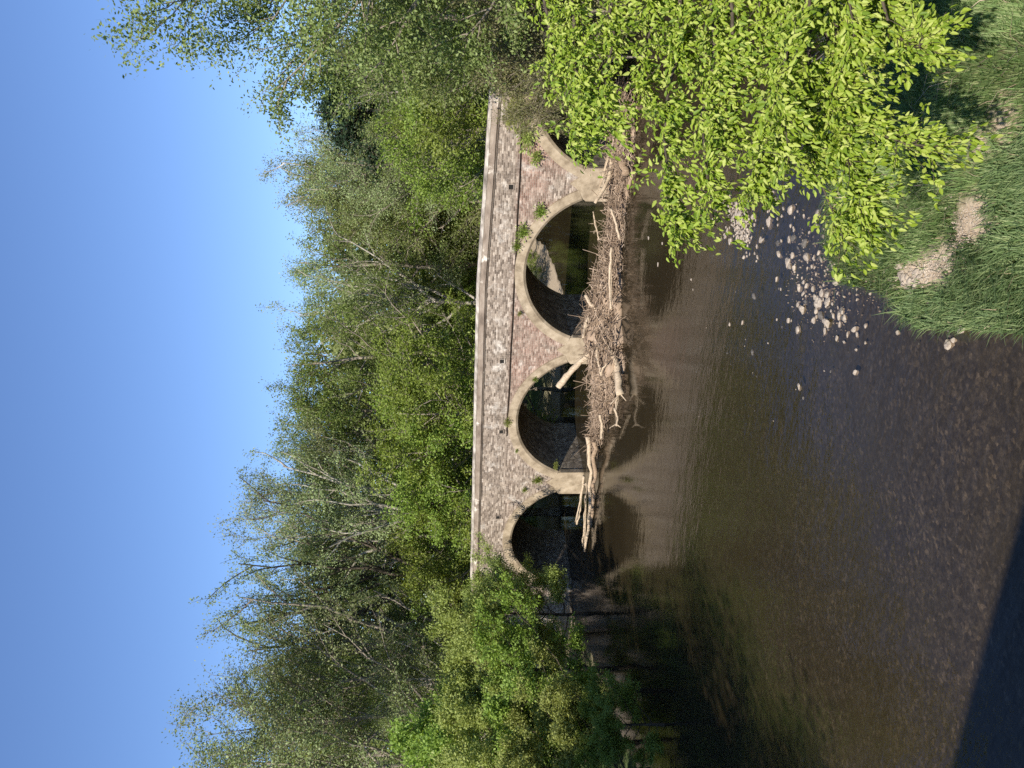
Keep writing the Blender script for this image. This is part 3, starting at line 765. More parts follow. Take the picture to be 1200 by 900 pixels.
        for i in range(len(ss) - 1):
            for L_, Fx, m in ((Vc, Fc, 8), (Vk, Fk, 6)):
                for k in range(m):
                    Fx.append([i * m + k, (i + 1) * m + k, (i + 1) * m + (k + 1) % m, i * m + (k + 1) % m])
        for L_, Fx, m in ((Vc, Fc, 8), (Vk, Fk, 6)):
            Fx.append(list(range(m))); Fx.append([(len(ss) - 1) * m + k for k in range(m)][::-1])
        link('coping', new_mesh('coping', Vc, Fc, M['coping_stone']), root)
        link('coping_cap', new_mesh('coping_cap', Vk, Fk, M['cap_stone']), root)
    ss = np.linspace(S0, S1, 40)
    Vd = [(s, y, ztop(s) - 1.05) for s in ss for y in (.5, DEPTH - .5)]
    link('roadway', new_mesh('roadway', Vd, [[2 * i, 2 * i + 2, 2 * i + 3, 2 * i + 1] for i in range(39)], M['asphalt']), root)
    # rusty pipe along the face, above the crowns of the arches
    T = Tubes(); ss = np.linspace(3.2, 27, 30)
    T.add([(s, -.035, 4.33 - .004 * (s - 3) + .012 * math.sin(s * 1.7)) for s in ss], .032, 6)
    link('pipe', T.mesh('pipe', M['iron']), root)
    # drain holes: stone surround; the recess shade is painted as a near-black plate
    for s, z in ((-2.6, 4.62), (3.5, 4.62), (7.9, 4.72), (17.0, 4.62)):
        w, h, tk = .11, .10, .045
        Vh, Fh = [], []
        o = [(-w - tk, -h - tk), (w + tk, -h - tk), (w + tk, h + tk), (-w - tk, h + tk)]; i_ = [(-w, -h), (w, -h), (w, h), (-w, h)]
        for ring, y in ((o, .02), (o, -.05), (i_, -.05), (i_, .02)):
            Vh += [(s + x, y, z + zz) for x, zz in ring]
        for r in range(3):
            for k in range(4):
                Fh.append([r * 4 + k, r * 4 + (k + 1) % 4, r * 4 + 4 + (k + 1) % 4, r * 4 + 4 + k])
        h_ = link('drain_hole', new_mesh('drain_hole', Vh, Fh, M['wall']), root)
        link('mouth_shade_plate', new_mesh('mouth_shade_plate', [(s - w - .01, -.006, z - h - .01), (s + w + .01, -.006, z - h - .01), (s + w + .01, -.006, z + h + .01), (s - w - .01, -.006, z + h + .01)], [[0, 1, 2, 3]], M['painted_hole_shade']), h_)
    return root
build_bridge()

# weeds rooted on the rings and in the wall
def weed_mesh(seed, n, size, leafm):
    rng = np.random.default_rng(seed)
    d = unit(rng.normal(size=(n, 3)) + np.array([0, -.8, .5])); C = d * rng.uniform(.1, 1, (n, 1)) * size * np.array([1.3, .5, 1])
    l = rng.uniform(.07, .14, n)
    V, F = leaf_quads(C, d + rng.normal(0, .4, (n, 3)), rng.normal(0, .6, (n, 3)) + np.array([0, -.6, .5]), l, l * .5)
    T = Tubes()
    for c, dd, ll in zip(C, d, l): T.add([np.zeros(3), c * .5 + np.array([0, 0, .02]), c, c + dd * ll * .5], .004, 3, False)
    return new_mesh('weed', np.concatenate([V] + T.V), np.concatenate([F] + [f + len(V) for f in T.F]), M[leafm])
WM = [weed_mesh(i, 170, .38, 'leaf_bright' if i % 2 else 'leaf_bush') for i in range(3)]
def weed(s, z, k, sc, label, t=-.14):
    p = st(s, t)
    o = link('weed', WM[k]); o.location = (p[0], p[1], z); o.rotation_euler = (0, 0, -BA); o.scale = sc
    thing(o, label, 'weed', 'weeds growing on the bridge face')
weed(14.9, 4.0, 1, (1.0, .8, 1.1), 'upper yellow-green weed clump on the ring between the two right arches')
weed(15.9, 3.25, 1, (.9, .8, 1.0), 'lower yellow-green weed clump near the junction of the right arches')
weed(14.2, 4.25, 1, (.7, .8, .7), 'highest weed on the left shoulder of the ring beside the reddest brick')
weed(4.2, 4.3, 2, (.75, .7, .6), 'drab weed tuft at the crown of the middle arch under a drain hole')
weed(.2, 2.5, 1, (.55, .7, 1.0), 'weed clump above the pier between the two left arches')
weed(1.3, 1.55, 0, (.7, .7, .5), 'small weed on the springing of the middle arch')
weed(2.3, 3.75, 0, (.32, .5, .3), 'tiny weed high on the left shoulder of the middle arch')
weed(-.5, 3.2, 1, (.4, .5, .5), 'faint weed on the wall above the left pier')
weed(19.3, 4.0, 2, (1.9, .8, 1.3), 'green creeper clump over the ring of the right arch', -.2)
weed(20.4, 4.5, 0, (2.0, .8, 1.6), 'green creeper hanging across the pipe near the right end', -.25)
weed(22.0, 4.75, 2, (2.2, .8, 1.5), 'drab creeper clump over the crown of the right arch', -.25)
weed(23.6, 5.0, 0, (2.2, .8, 1.6), 'creeper clump farthest right on the bridge face, under the coping', -.25)
weed(18.4, 3.55, 0, (.9, .8, 1.0), 'green sprig hanging on the left shoulder of the right arch', -.2)
weed(10.7, 3.95, 0, (.35, .5, .4), 'sprig on the ring left of the arch with the view')
weed(6.9, 3.0, 1, (.35, .5, .5), 'sprig low in the red spandrel over the middle pier')

# red brick post behind the left end of the parapet
def brick_post():
    p = at(538, 708, 60.0)
    o = empty('brick_post', (p[0], p[1], 5.0), 'short reddish brick gatepost behind the left end of the parapet', 'gatepost')
    Vb = []; 
    def boxv(a, b, z0, z1): return [(x, y, z) for z in (z0, z1) for x, y in ((-a, -b), (a, -b), (a, b), (-a, b))]
    fb = [[0, 3, 2, 1], [4, 5, 6, 7], [0, 1, 5, 4], [1, 2, 6, 5], [2, 3, 7, 6], [3, 0, 4, 7]]
    link('shaft', new_mesh('shaft', boxv(.32, .32, -2.0, 2.0), fb, M['red_brick']), o)
    link('capstone', new_mesh('capstone', boxv(.40, .40, 2.0, 2.14), fb, M['coping_stone']), o)
brick_post()

# ------------------------------------------------------------------ logjam
def logjam():
    rng = np.random.default_rng(7)
    # iy, top ix, bottom ix (waterline of the mat)
    prof = [(120, 722, 747), (160, 714, 746), (200, 708, 743), (250, 713, 733), (300, 709, 729), (350, 694, 729), (400, 673, 731), (440, 673, 733), (475, 688, 722), (500, 694, 709), (530, 690, 702)]
    rows = []
    for iy, tx, bx in prof:
        f = ground(bx, iy); 
        hw = {120: 1.4, 160: 1.4, 200: 1.3, 250: 1.0, 300: 1.0, 350: 1.4, 400: 2.0, 440: 2.0, 475: 1.1, 500: .7, 530: .5}[iy]
        c = f + np.array([bt[0], bt[1], 0]) * hw
        h = at(tx, iy, c[1])[2] * .80
        rows.append((c[0], c[1], hw, h))
    rows = np.array(rows); u = np.linspace(0, 1, len(rows))
    def row(t): return [np.interp(t, u, rows[:, k]) for k in range(4)]
    # core mound
    n, m = 70, 17
    V = []
    for i in range(n):
        x, y, hw, h = row(i / (n - 1))
        for j in range(m):
            a = PI * j / (m - 1)
            r = 1 + .55 * mnoise.noise(Vector((i * .35, j * .6, 0))) + .35 * mnoise.noise(Vector((i * .9, j * 1.3, 5)))
            V.append((x - bt[0] * math.cos(a) * hw * .8 * r, y - bt[1] * math.cos(a) * hw * .8 * r, max(-.2, math.sin(a) ** .8 * h * .80 * r - .08)))
    F = [[i * m + j, i * m + j + 1, (i + 1) * m + j + 1, (i + 1) * m + j] for i in range(n - 1) for j in range(m - 1)]
    core = (np.array(V), F)
    T = Tubes()
    for k in range(3600):
        t = rng.uniform(0, 1)
        x, y, hw, h = row(t)
        a = PI * rng.uniform(.05, .95); r = rng.uniform(.8, 1.05)
        c = np.array([x - bt[0] * math.cos(a) * hw * r, y - bt[1] * math.cos(a) * hw * r, math.sin(a) ** .8 * h * r * .9])
        L = rng.uniform(.25, 1.3) if rng.random() < .9 else rng.uniform(1.0, 2.4)
        d = np.array([bs[0], bs[1], 0]) * rng.normal(0, 1.0) + np.array([bt[0], bt[1], 0]) * rng.normal(0, .45) + np.array([0, 0, rng.normal(0, .42)])
        d = unit(d) * L / 2
        P = curve(c - d, c + d, rng.normal(0, .14 * L, 3), 4, rng)
        P[:, 2] = np.maximum(P[:, 2], .01)
        T.add(P, rng.uniform(.008, .026) * (1.5 if rng.random() < .06 else 1) * np.array([1, .9, .75, .4]), 3, False)
    V2 = np.concatenate(T.V); F2 = np.concatenate(T.F)
    Vall = np.concatenate([core[0], V2]); Fall = np.concatenate([np.array(core[1]), F2 + len(core[0])])
    o = link('driftwood_tangle', new_mesh('driftwood_tangle', Vall, Fall, M['straw'])); o['kind'] = 'stuff'
    o['label'] = 'matted brown tangle of flood wrack and twigs caught in front of the piers'
    return row
row = logjam()

def log(pts, r0, r1, label, mat='driftwood', forks=(), name='driftwood_log', k=8, seed=0):
    rng = np.random.default_rng(seed)
    P = np.array(pts, float); n = 12
    u = np.linspace(0, 1, len(P)); t = np.linspace(0, 1, n)
    Q = np.stack([np.interp(t, u, P[:, i]) for i in range(3)], -1)
    L = np.linalg.norm(P[-1] - P[0])
    Q[1:-1] += rng.normal(0, .008 * L, (n - 2, 3))
    T = Tubes(); rad = np.linspace(r0, r1, n) * rng.uniform(.85, 1.12, n)
    T.add(Q, rad, k)
    for (u0, end, rr) in forks:
        q0 = np.array([np.interp(u0, t, Q[:, i]) for i in range(3)]); q1 = np.array(end, float)
        mid = (q0 + q1) / 2 + rng.normal(0, .06, 3)
        T.add([q0, q0 * .6 + mid * .4, mid, q1 * .6 + mid * .4, q1], rr * np.array([1, .85, .75, .6, .35]), 5)
    base = Q.min(0)
    ctr = Q.mean(0)
    for i in range(len(T.V)): T.V[i] = T.V[i] - ctr
    o = link(name, T.mesh(name, M[mat])); o.location = [float(v) for v in ctr]
    return thing(o, label, 'log', 'driftwood logs in the logjam')

log([at(654, 454, 37.6), at(668, 436, 37.3), at(696, 408, 37.0)], .15, .13, 'pale log slanting up out of the wrack in front of the middle arch', seed=1)
log([at(697, 238, 34.4), at(707, 222, 34.4), at(716, 203, 34.6), at(722, 150, 34.8)], .06, .11, 'long pale branch raised out of the wrack beside the right pier', seed=2, forks=[(.4, at(703, 203, 34.3), .03)])
log([at(712, 405, 36.0), at(722, 425, 35.6), at(725, 445, 35.2), at(727, 463, 34.9)], .13, .17, 'short thick yellowish stump on the outer side of the wrack', seed=3,
    forks=[(.95, at(715, 474, 34.8), .05), (.95, at(722, 480, 34.9), .05), (.9, at(734, 470, 34.7), .04)])
log([at(720, 478, 35.2), at(724, 490, 35.1), at(722, 499, 35.0)], .05, .04, 'small forked root hanging at the outer edge of the wrack over the water', seed=4, forks=[(.9, at(714, 502, 35), .03), (.9, at(728, 501, 35), .03)])
log([at(689, 512, 41.2), at(692, 550, 42.3), at(690, 600, 43.6), at(685, 646, 45.0)], .13, .06, 'long straight driftwood trunk across the front of the left pier', seed=5, k=9)
log([at(696, 518, 40.8), at(697, 565, 42.0), at(693, 618, 43.6)], .12, .07, 'log floating outermost along the long straight trunk', 'driftwood_brown', seed=6)
log([at(684, 558, 43.2), at(680, 590, 44.2), at(676, 614, 45.0)], .07, .06, 'forked branch on top of the long trunk at the left arch', seed=7, forks=[(.4, at(674, 612, 44.6), .05), (.15, at(688, 570, 43.0), .05)])
log([at(687, 566, 42.9), at(686, 600, 44.0), at(683, 640, 45.0)], .06, .04, 'thin pole lying between the long trunk and the forked branch', seed=8)
log([at(686, 346, 37.2), at(692, 356, 37.0), at(700, 364, 36.8)], .09, .11, 'stubby log end poking up by the dark inner wall of the arch', seed=9)
log([at(690, 372, 36.9), at(685, 384, 36.9), at(684, 396, 36.6)], .09, .07, 'curved grey limb beside the middle pier on top of the wrack', seed=10)
log([at(717, 290, 34.9), at(714, 330, 35.2), at(716, 362, 35.0)], .06, .05, 'thin pale pole along the outer side of the narrow part of the wrack', seed=11)
log([at(705, 440, 35.6), at(700, 420, 35.9), at(699, 405, 36.1)], .05, .08, 'arched pale root on the face of the thickest wrack', seed=12, forks=[(.05, at(711, 427, 35.3), .05)])
log([at(716, 245, 34.2), at(722, 262, 34.1), at(726, 280, 34.2)], .05, .05, 'short branch on the outer wrack below the right pier', seed=13)
log([at(733, 205, 33.5), at(728, 180, 33.9), at(727, 130, 34.2)], .16, .2, 'dark heavy trunk lying under the bright tree at the right end of the wrack', 'driftwood_brown', seed=14, k=9)
log([at(703, 486, 37.6), at(706, 500, 37.9), at(704, 514, 38.6)], .07, .05, 'short log where the wrack narrows towards the long trunk', seed=15)
log([at(702, 280, 36.2), at(697, 262, 36.4), at(695, 248, 36.3)], .03, .02, 'spiky twig sticking up from the wrack in front of the view through the arch', seed=16, forks=[(.3, at(696, 274, 36.2), .02), (.5, at(690, 262, 36.2), .02)])

# ------------------------------------------------------------------ stones
def stone_mesh(seed, mat):
    import bmesh
    rng = np.random.default_rng(seed)
    bm = bmesh.new(); bmesh.ops.create_icosphere(bm, subdivisions=2, radius=.5)
    V = np.array([v.co[:] for v in bm.verts]); F = [[v.index for v in f.verts] for f in bm.faces]; bm.free()
    V = lumps(rng, V, .55, 1.7)
    for _ in range(5):                      # broken facets
        d = unit(rng.normal(size=3)); h = rng.uniform(.28, .42); k = V @ d
        V = V - np.maximum(k - h, 0)[:, None] * d
    V *= np.array([1, rng.uniform(.6, .85), rng.uniform(.45, .65)])
    return new_mesh('stone', V, F, mat)
SM = [stone_mesh(200 + i, M['stone_pale']) for i in range(7)] + [stone_mesh(300 + i, M['stone_dark']) for i in range(3)]
srng = np.random.default_rng(42)
def stone(ix, iy, px, label, group=None, dark=False, z=0.0):
    p = ground_land(ix, iy)
    d = np.linalg.norm(p - CAM)
    w = px * d / FPX
    zz = max(lz(p[0], p[1]), -w * .2)
    o = link('stone', SM[int(srng.integers(7, 10)) if dark else int(srng.integers(0, 7))])
    o.location = (p[0], p[1], zz + w * .12); o.rotation_euler = (srng.uniform(-.25, .25), srng.uniform(-.25, .25), srng.uniform(0, 6.28))
    o.scale = (w * 1.15, w * 1.15, w * 1.05)
    return thing(o, label, 'stone', group)
def scatter(n, cx, cy, sx, sy, lo, hi, label, group, dark=0.0, rot=0.0):
    for _ in range(n):
        a, b = srng.normal(0, sx), srng.normal(0, sy)
        ix = cx + a * math.cos(rot) - b * math.sin(rot); iy = cy + a * math.sin(rot) + b * math.cos(rot)
        px = lo + (hi - lo) * srng.random() ** 2.2
        stone(ix, iy, px, label, group, srng.random() < dark)
G = 'stones in the shallows'
stone(1111, 403, 13, 'largest pale stone alone in the water off the reeds', G)
stone(1117, 398, 8, 'pale stone touching the largest one off the reeds', G)
stone(1128, 386, 12, 'pale stone between the reeds and the largest lone stone', G)
stone(1002, 436, 9, 'lone upright pale stone farthest out below the scatter', G)
stone(936, 453, 8, 'pale pointed stone alone in mid river', G)
stone(1003, 410, 5, 'small white stone just above the lone upright one', G)
stone(1052, 390, 7, 'pale stone off the muddy landing', G)
stone(1004, 392, 7, 'rounded grey stone above the lone upright one', G)
stone(1070, 374, 9, 'dark wet stone at the edge of the muddy landing', G, True)
stone(1086, 370, 7, 'small wet stone under the reeds', G, True)
stone(1101, 374, 8, 'dark wet stone at the tip of the reeds', G, True)
stone(1126, 372, 8, 'whitish stone against the reeds', G)
stone(935, 386, 11, 'long pale stone leading the scatter into the river', G)
stone(960, 355, 15, 'broadest pale stone in the middle of the scatter', G)
stone(971, 352, 9, 'pale stone touching the broadest one of the scatter', G)
stone(926, 245, 13, 'broad pale stone between the gravel bar and the scatter', G)
stone(884, 348, 8, 'dark stone out from the gravel bar', G, True)
stone(882, 412, 7, 'dark stone in the open water left of the scatter', G, True)
stone(855, 380, 5, 'pale pebble by itself in the brown water', G)
stone(870, 378, 6, 'roundish pebble beside the one in the brown water', G)
stone(852, 414, 4, 'tiny dark pebble pair farthest out in the river', G, True)
stone(948, 273, 5, 'white stone nearest the hanging leaves', G)
stone(760, 279, 6, 'thin white splinter on the water before the arch', G)
stone(776, 285, 5, 'pale fleck right of the white splinter', G)
stone(771, 310, 6, 'pale fleck nearest the left of the arch reflection', G)
stone(810, 328, 4, 'white speck on the dark reflection', G)
scatter(50, 950, 318, 19, 30, 4, 13, 'small pale stone in the loose scatter off the grass', 'loose scatter of stones off the grass', .08, -.35)
scatter(40, 975, 360, 20, 20, 4, 14, 'small pale stone in the lower scatter below the grass', 'lower scatter of stones below the grass', .1)
scatter(70, 868, 264, 12, 24, 3.5, 10, 'pale stone of the gravel bar under the hanging leaves', 'stones of the gravel bar', .05, -.5)
scatter(22, 905, 250, 16, 12, 3, 8, 'pale stone between the gravel bar and the leaves', 'stones beside the gravel bar', .1)
scatter(30, 1062, 328, 12, 8, 5, 13, 'tan stone at the foot of the muddy path', 'stones at the foot of the path', .05, -.4)
scatter(14, 1085, 375, 25, 12, 3, 6, 'dark wet stone along the reeds', 'wet stones along the reeds', .8, .4)
scatter(30, 900, 400, 60, 55, 1.5, 4, 'scattered pebble in the open shallows', 'pebbles in the open shallows', .5)
# gravel too small to count
def gravel():
    rng = np.random.default_rng(9)
    Vs, Fs, n = [], [], 0
    base = np.array([[1, 0, 0], [0, 1, 0], [-1, 0, 0], [0, -1, 0], [0, 0, 1], [0, 0, -1]], float) * .5
    fb = np.array([[0, 1, 4], [1, 2, 4], [2, 3, 4], [3, 0, 4], [1, 0, 5], [2, 1, 5], [3, 2, 5], [0, 3, 5]])
    for cnt, cx, cy, sx, sy, rot, lo, hi in ((1100, 866, 262, 12, 26, -.5, .05, .13), (350, 950, 318, 22, 30, -.35, .03, .09), (420, 1086, 318, 20, 6, -.35, .02, .07), (150, 1114, 302, 12, 5, -.6, .015, .055), (330, 1127, 280, 7, 20, -.25, .015, .055), (160, 1146, 252, 10, 7, 0, .015, .05), (260, 705, 205, 6, 10, 0, .1, .3), (260, 980, 350, 40, 30, 0, .02, .06)):
        for _ in range(cnt):
            a, b = rng.normal(0, sx), rng.normal(0, sy)
            ix = cx + a * math.cos(rot) - b * math.sin(rot); iy = cy + a * math.sin(rot) + b * math.cos(rot)
            p = ground_land(ix, iy) if cx > 1050 else ground(ix, iy)
            z = lz(p[0], p[1])
            if z < -.09: continue
            s = rng.uniform(lo, hi)
            Rm = np.linalg.qr(rng.normal(size=(3, 3)))[0]
            v = (base * rng.uniform(.7, 1.3, (6, 1)) * np.array([1, .8, .6])) @ Rm * s
            Vs.append(v + np.array([p[0], p[1], max(z, -.03) + s * .15])); Fs.append(fb + n); n += 6
    o = link('gravel', new_mesh('gravel', np.concatenate(Vs), np.concatenate(Fs), M['stone_pale'])); o['kind'] = 'stuff'
    o['label'] = 'fine pale gravel lying at the water edge'
gravel()

# ------------------------------------------------------------------ grass and reeds on the near right bank
def blades(n, region, mask, lo, hi, w, mat, name, label, seed, lean=.55):
    rng = np.random.default_rng(seed)
    x0, x1, y0, y1 = region
    X = rng.uniform(x0, x1, n); Y = rng.uniform(y0, y1, n)
    sd = river_sd(X, Y)
    keep = mask(X, Y, sd, rng)
    X, Y = X[keep], Y[keep]
    Z = land_z(X, Y)
    k = Z > -.05
    X, Y, Z = X[k], Y[k], Z[k]; n = len(X)
    L = rng.uniform(lo, hi, n) * (.35 + .9 * vnoise(X, Y, 1.1, 8) + .5 * vnoise(X, Y, 4.0, 9) ** 2)
    fl = 2 * PI * vnoise(X, Y, .7, 11)                                 # blades of a tuft lean alike
    az = fl * 1.3 + rng.normal(0, .9, n)
    ln = lean * rng.uniform(.3, 1.5, n)
    D = np.stack([np.cos(az), np.sin(az), np.zeros(n)], -1); B = np.stack([-np.sin(az), np.cos(az), np.zeros(n)], -1)
    P0 = np.stack([X, Y, Z - .02], -1); up = np.array([0, 0, 1.0])
    P1 = P0 + up * (L * .55)[:, None] + D * (L * ln * .3)[:, None]
    P2 = P0 + up * (L * (.95 - .35 * ln.clip(0, 1.2)))[:, None] + D * (L * ln)[:, None]
    W = (w * rng.uniform(.6, 1.4, n))[:, None]
    v = np.stack([P0 - B * W * .5, P0 + B * W * .5, P1 + B * W * .45, P1 - B * W * .45, P2 + B * W * .06, P2 - B * W * .06], 1)
    b = np.arange(n)[:, None] * 6
    F = np.concatenate([b + np.array([[0, 1, 2, 3]]), b + np.array([[3, 2, 4, 5]])])
    o = link(name, new_mesh(name, v.reshape(-1, 3), F, M[mat])); o['kind'] = 'stuff'; o['label'] = label
def bare(X, Y, rng):
    f = np.full(X.shape, -9.0)
    for x, y, r in PATCHES: f = np.maximum(f, r * 1.15 - np.hypot(X - x, Y - y))
    return f + rng.normal(0, .05, X.shape) + (vnoise(X, Y, 3, 21) - .5) * .25 > 0
reedy = lambda X, Y: (Y < 12.45 - 2.06 * (X - 1.45)) & (X < 3.6)
blades(210000, (.4, 11, 4, 23), lambda X, Y, sd, rng: (sd > -.12) & ~bare(X, Y, rng) & ~(reedy(X, Y) & (rng.random(X.shape) < .85)) & (rng.random(X.shape) < np.where(X > .47 * Y + 1.2, .25, 1)) & (rng.random(X.shape) < .55 + .9 * vnoise(X, Y, 1.6, 31)),
       .10, .26, .012, 'grass', 'grass', 'short green grass on the near right bank', 1)
blades(30000, (.3, 4.2, 5, 13), lambda X, Y, sd, rng: (sd > -.08) & ~bare(X, Y, rng) & reedy(X, Y), .20, .42, .016, 'reed', 'reed_bed', 'darker rank grass and reeds at the corner of the near bank', 2, .7)
blades(14000, (1.0, 11, 9, 24), lambda X, Y, sd, rng: (sd > -.2) & (sd < .55) & ~bare(X, Y, rng), .22, .45, .014, 'reed', 'bank_sedge', 'taller sedge along the edge of the near bank', 3, .8)

blades(9000, (.4, 10, 5, 20), lambda X, Y, sd, rng: (sd > -.05) & (rng.random(X.shape) < .15 + 1.2 * (vnoise(X, Y, 2.3, 41) - .45).clip(0, 1)), .15, .42, .010, 'straw', 'dead_stalks', 'dry straw-coloured stalks among the grass', 4, .9)

# bare grey shrub in the shade on the bank
def dead_shrub(x, y, h, label, seed):
    rng = np.random.default_rng(seed); T = Tubes()
    for k in range(16):
        a = rng.uniform(0, 6.28); L = h * rng.uniform(.5, 1.1)
        e = np.array([math.cos(a) * L * .7, math.sin(a) * L * .7, L * .7])
        P = curve(np.zeros(3), e, np.array([0, 0, .3 * L]), 6, rng, .03); T.add(P, .011 * np.linspace(1, .3, 6), 4, False)
        for q in range(3):
            p0 = P[rng.integers(2, 6)]; T.add(curve(p0, p0 + rng.normal(0, .28, 3), rng.normal(0, .05, 3), 4, rng), .006, 3, False)
    o = link('bare_shrub', T.mesh('bare_shrub', M['bark_pale'])); o.location = (x, y, lz(x, y) - .03)
    thing(o, label, 'shrub', 'leafless shrubs in the shade of the bright tree')
dead_shrub(5.7, 13.2, 1.1, 'leafless grey shrub in the shade at the right edge of the grass', 1)
dead_shrub(4.9, 14.4, .7, 'small leafless shrub below the lowest bright leaves', 2)

# ------------------------------------------------------------------ the bright tree overhanging the near bank
def near_tree():
    rng = np.random.default_rng(77)
    bx, by = 7.4, 9.6; bz = lz(bx, by)
    root = empty('overhanging_tree', (bx, by, bz), 'bright yellow-green tree reaching over the river from the right bank', 'tree')
    org = np.array([bx, by, bz])
    T = Tubes(); C, A, N, L = [], [], [], []
    tz = np.linspace(-.3, 8.2, 9)
    trunk = np.stack([bx - .10 * tz + .05 * np.sin(tz), by + .06 * tz, bz + tz], -1)
    T.add(trunk - org, np.linspace(.26, .09, 9), 10)
    LIMBS = [
        (6.3, [(640, -60, 10.6), (640, 15, 10.5), (652, 75, 10.4), (655, 118, 10.3)], 26),
        (6.2, [(672, -60, 10.2), (668, 30, 10.2), (682, 100, 10.1), (672, 165, 10.0)], 30),
        (5.9, [(725, -60, 10.0), (715, 40, 9.9), (708, 105, 9.8), (712, 150, 9.8)], 28),
        (5.6, [(770, -60, 9.7), (762, 35, 9.6), (755, 110, 9.6)], 24),
        (5.2, [(800, -60, 9.5), (792, 70, 9.3), (778, 160, 9.2), (775, 205, 9.2), (793, 268, 9.2)], 30),
        (5.0, [(835, -60, 9.3), (838, 70, 9.1), (820, 160, 9.0), (826, 220, 8.9), (840, 268, 8.9)], 30),
        (4.8, [(850, -60, 9.1), (858, 60, 9.0), (862, 100, 9.0), (845, 190, 8.9)], 24),
        (4.4, [(915, -60, 8.9), (915, 50, 8.8), (908, 140, 8.7), (888, 215, 8.6)], 30),
        (4.1, [(945, -60, 8.6), (950, 80, 8.5), (940, 160, 8.4), (958, 215, 8.3), (985, 275, 8.2)], 32),
        (3.8, [(985, -60, 8.4), (972, 70, 8.3), (980, 150, 8.1), (1005, 225, 8.0), (1016, 255, 8.0)], 32),
        (3.7, [(985, 110, 8.2), (1010, 160, 8.0), (1055, 182, 7.9), (1102, 172, 7.8)], 18),
        (3.5, [(1010, -60, 8.2), (1025, 5, 8.0), (1048, 25, 7.9)], 16),
        (3.5, [(1020, -30, 7.9), (1060, 62, 7.8), (1070, 88, 7.7), (1088, 40, 7.6)], 15),
        (4.4, [(890, -60, 8.9), (888, 20, 8.9), (895, 60, 8.8)], 16),
        (6.5, [(610, -120, 11.0), (600, -60, 11.0), (615, -15, 10.9)], 16),
        (4.0, [(960, -60, 8.2), (930, 30, 8.1), (915, 90, 8.0), (925, 185, 8.0)], 26),
        (3.9, [(985, -70, 7.9), (1000, 40, 7.8), (1012, 90, 7.8)], 20),
    ]
    limbs = []
    for h, pts, dens in LIMBS:
        W = [trunk[0] * 0 + np.array([np.interp(h * .8, tz, trunk[:, k]) for k in range(3)])] + [at(*p) for p in pts]
        limbs.append((np.array(W), dens, 1))
    # limbs on the landward side, out of the photograph but part of the tree
    for k in range(16):
        a = rng.uniform(-1.9, 1.2); h = rng.uniform(3.5, 8); r = rng.uniform(1.8, 3.2)
        p0 = np.array([np.interp(h * .8, tz, trunk[:, q]) for q in range(3)])
        e = np.array([bx + math.cos(a) * r, by + math.sin(a) * r, bz + h])
        limbs.append((np.stack([p0, (p0 + e) / 2 + np.array([0, 0, .4]), e]), 16, 0))
    for W, dens, seen in limbs:
        u = np.concatenate([[0], np.cumsum(np.linalg.norm(np.diff(W, axis=0), axis=1))]); tot = u[-1]
        n = 18; t = np.linspace(0, tot, n)
        Q = np.stack([np.interp(t, u, W[:, k]) for k in range(3)], -1)
        for _ in range(2): Q[1:-1] = (Q[:-2] + 2 * Q[1:-1] + Q[2:]) / 4
        Q[1:] += rng.normal(0, .02, (n - 1, 3))
        T.add(Q - org, np.linspace(.05, .006, n), 5, False)
        start = u[1] * (.55 if seen else .3)
        for _ in range(int(dens * 3.4 * (tot - start) / 1.6)):
            s = start + (tot - start) * rng.uniform(0, 1)
            q0 = np.array([np.interp(s, t, Q[:, k]) for k in range(3)])
            k = min(n - 2, int(s / tot * (n - 1))); tang = unit(Q[k + 1] - Q[k])
            if mnoise.noise(Vector(q0 * 2.4)) > .24: continue
            d = unit(tang * .7 + rng.normal(0, .55, 3) + np.array([0, 0, -.15]))
            tl = rng.uniform(.14, .50)
            q1 = q0 + d * tl + np.array([0, 0, -.06 * tl])
            T.add(np.stack([q0, (q0 + q1) / 2 + rng.normal(0, .015, 3), q1]) - org, [.005, .004, .002], 3, False)
            m = rng.integers(16, 30)
            f = rng.uniform(.15, 1.1, m)[:, None]
            c = q0 + (q1 - q0) * f + rng.normal(0, .035, (m, 3))
            a = d + rng.normal(0, .6, (m, 3)) + np.array([-.05, .0, -.55])
            C.append(c - org); A.append(a); N.append(rng.normal(0, .42, (m, 3)) + np.array([-.25, -.55, .75])); L.append(rng.uniform(.030, .100, m))
    C = np.concatenate(C); A = np.concatenate(A); N = np.concatenate(N); L = np.concatenate(L)
    V, F = leaf_pairs(C, A, N, L, L * .44)
    link('trunk', T.mesh('overhanging_wood', M['bark_dark']), root)
    link('crown', new_mesh('overhanging_leaves', V, F, M['leaf_near']), root)
near_tree()

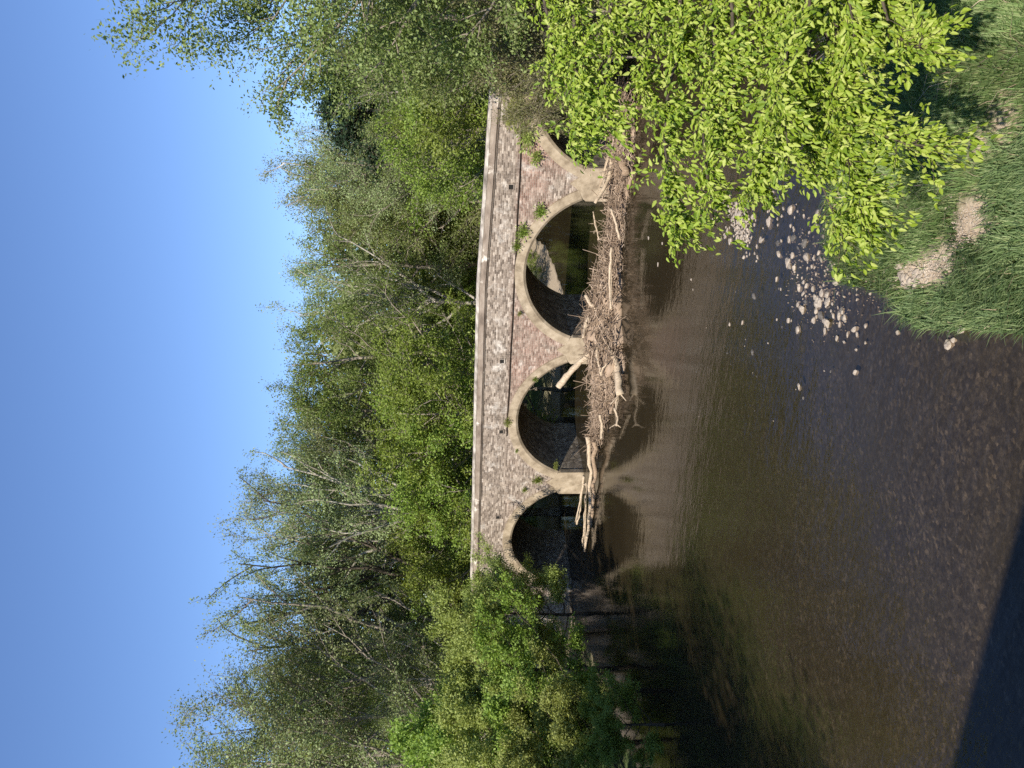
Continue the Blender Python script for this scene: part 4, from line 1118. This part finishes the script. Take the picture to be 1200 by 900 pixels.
# ------------------------------------------------------------------ the road bridge the photograph is taken from
def near_bridge():
    n = np.array([.3547, .935]); t = np.array([.935, -.3547])
    root = empty('road_bridge', (0, 0, 0), 'plain concrete road bridge casting its shadow on the near water', 'bridge', rz=math.atan2(t[1], t[0]))
    fb = [[0, 3, 2, 1], [4, 5, 6, 7], [0, 1, 5, 4], [1, 2, 6, 5], [2, 3, 7, 6], [3, 0, 4, 7]]
    def bx(nm, x0, x1, y0, y1, z0, z1, m): link(nm, new_mesh(nm, [(x, y, z) for z in (z0, z1) for x, y in ((x0, y0), (x1, y0), (x1, y1), (x0, y1))], fb, M[m]), root)
    bx('deck', -60, 60, -8.0, -.50, 4.7, 5.6, 'concrete')
    bx('road_surface', -60, 60, -7.6, -.87, 5.60, 5.64, 'asphalt')
    bx('parapet', -60, 60, -.85, -.50, 5.6, 6.72, 'concrete')
    bx('parapet', -60, 60, -8.0, -7.65, 5.6, 6.72, 'concrete')
    for x in (-24, 24): bx('pier', x - .8, x + .8, -7, -1.2, -1.2, 4.7, 'concrete')
near_bridge()

# ------------------------------------------------------------------ light
EL, AZ = math.radians(35.0), math.radians(25.0)          # light travels towards azimuth 25 deg right of the view
travel = Vector((math.sin(AZ) * math.cos(EL), math.cos(AZ) * math.cos(EL), -math.sin(EL)))
sd_ = bpy.data.lights.new('sun', 'SUN'); sd_.energy = 4.4; sd_.angle = math.radians(.53); sd_.color = (1.0, .93, .82)
so = link('sun', sd_); so.rotation_euler = travel.to_track_quat('-Z', 'Y').to_euler(); so.location = (-20, -40, 40)
W = bpy.data.worlds.new('World'); S.world = W; W.use_nodes = True
nt = W.node_tree; nt.nodes.clear()
sky = nt.nodes.new('ShaderNodeTexSky'); sky.sky_type = 'NISHITA'; sky.sun_disc = False
sky.sun_elevation = EL; sky.sun_rotation = math.radians(205); sky.air_density = 1.0; sky.dust_density = .0; sky.ozone_density = 3.0
bg = nt.nodes.new('ShaderNodeBackground'); bg.inputs[1].default_value = .10
ow = nt.nodes.new('ShaderNodeOutputWorld')
tint = nd(nt, 'ShaderNodeMix', data_type='RGBA', blend_type='MULTIPLY'); tint.inputs[0].default_value = 1; tint.inputs[7].default_value = (.77, .85, 1.04, 1)
nt.links.new(sky.outputs[0], tint.inputs[6]); nt.links.new(tint.outputs[2], bg.inputs[0]); nt.links.new(bg.outputs[0], ow.inputs[0])

# ------------------------------------------------------------------ camera (held sideways: the world's up is the picture's left)
cd = bpy.data.cameras.new('camera'); cd.sensor_fit = 'HORIZONTAL'; cd.sensor_width = 36; cd.lens = 30.0; cd.clip_start = .05; cd.clip_end = 5000
co = link('camera', cd)
m3 = Matrix((tuple(-cU), tuple(cR), tuple(-cF))).transposed()
co.matrix_world = Matrix.Translation(Vector(CAM)) @ m3.to_4x4()
S.camera = co
S.render.resolution_x, S.render.resolution_y = 1024, 768
S.view_settings.view_transform = 'Standard'; S.view_settings.look = 'None'; S.view_settings.gamma = 1.0; S.view_settings.exposure = 0.75
S.view_settings.use_curve_mapping = False
S.render.engine = 'CYCLES'
S.cycles.max_bounces = 8; S.cycles.transparent_max_bounces = 12; S.cycles.diffuse_bounces = 3; S.cycles.glossy_bounces = 3
S.cycles.caustics_reflective = False; S.cycles.caustics_refractive = False
S.cycles.use_denoising = False
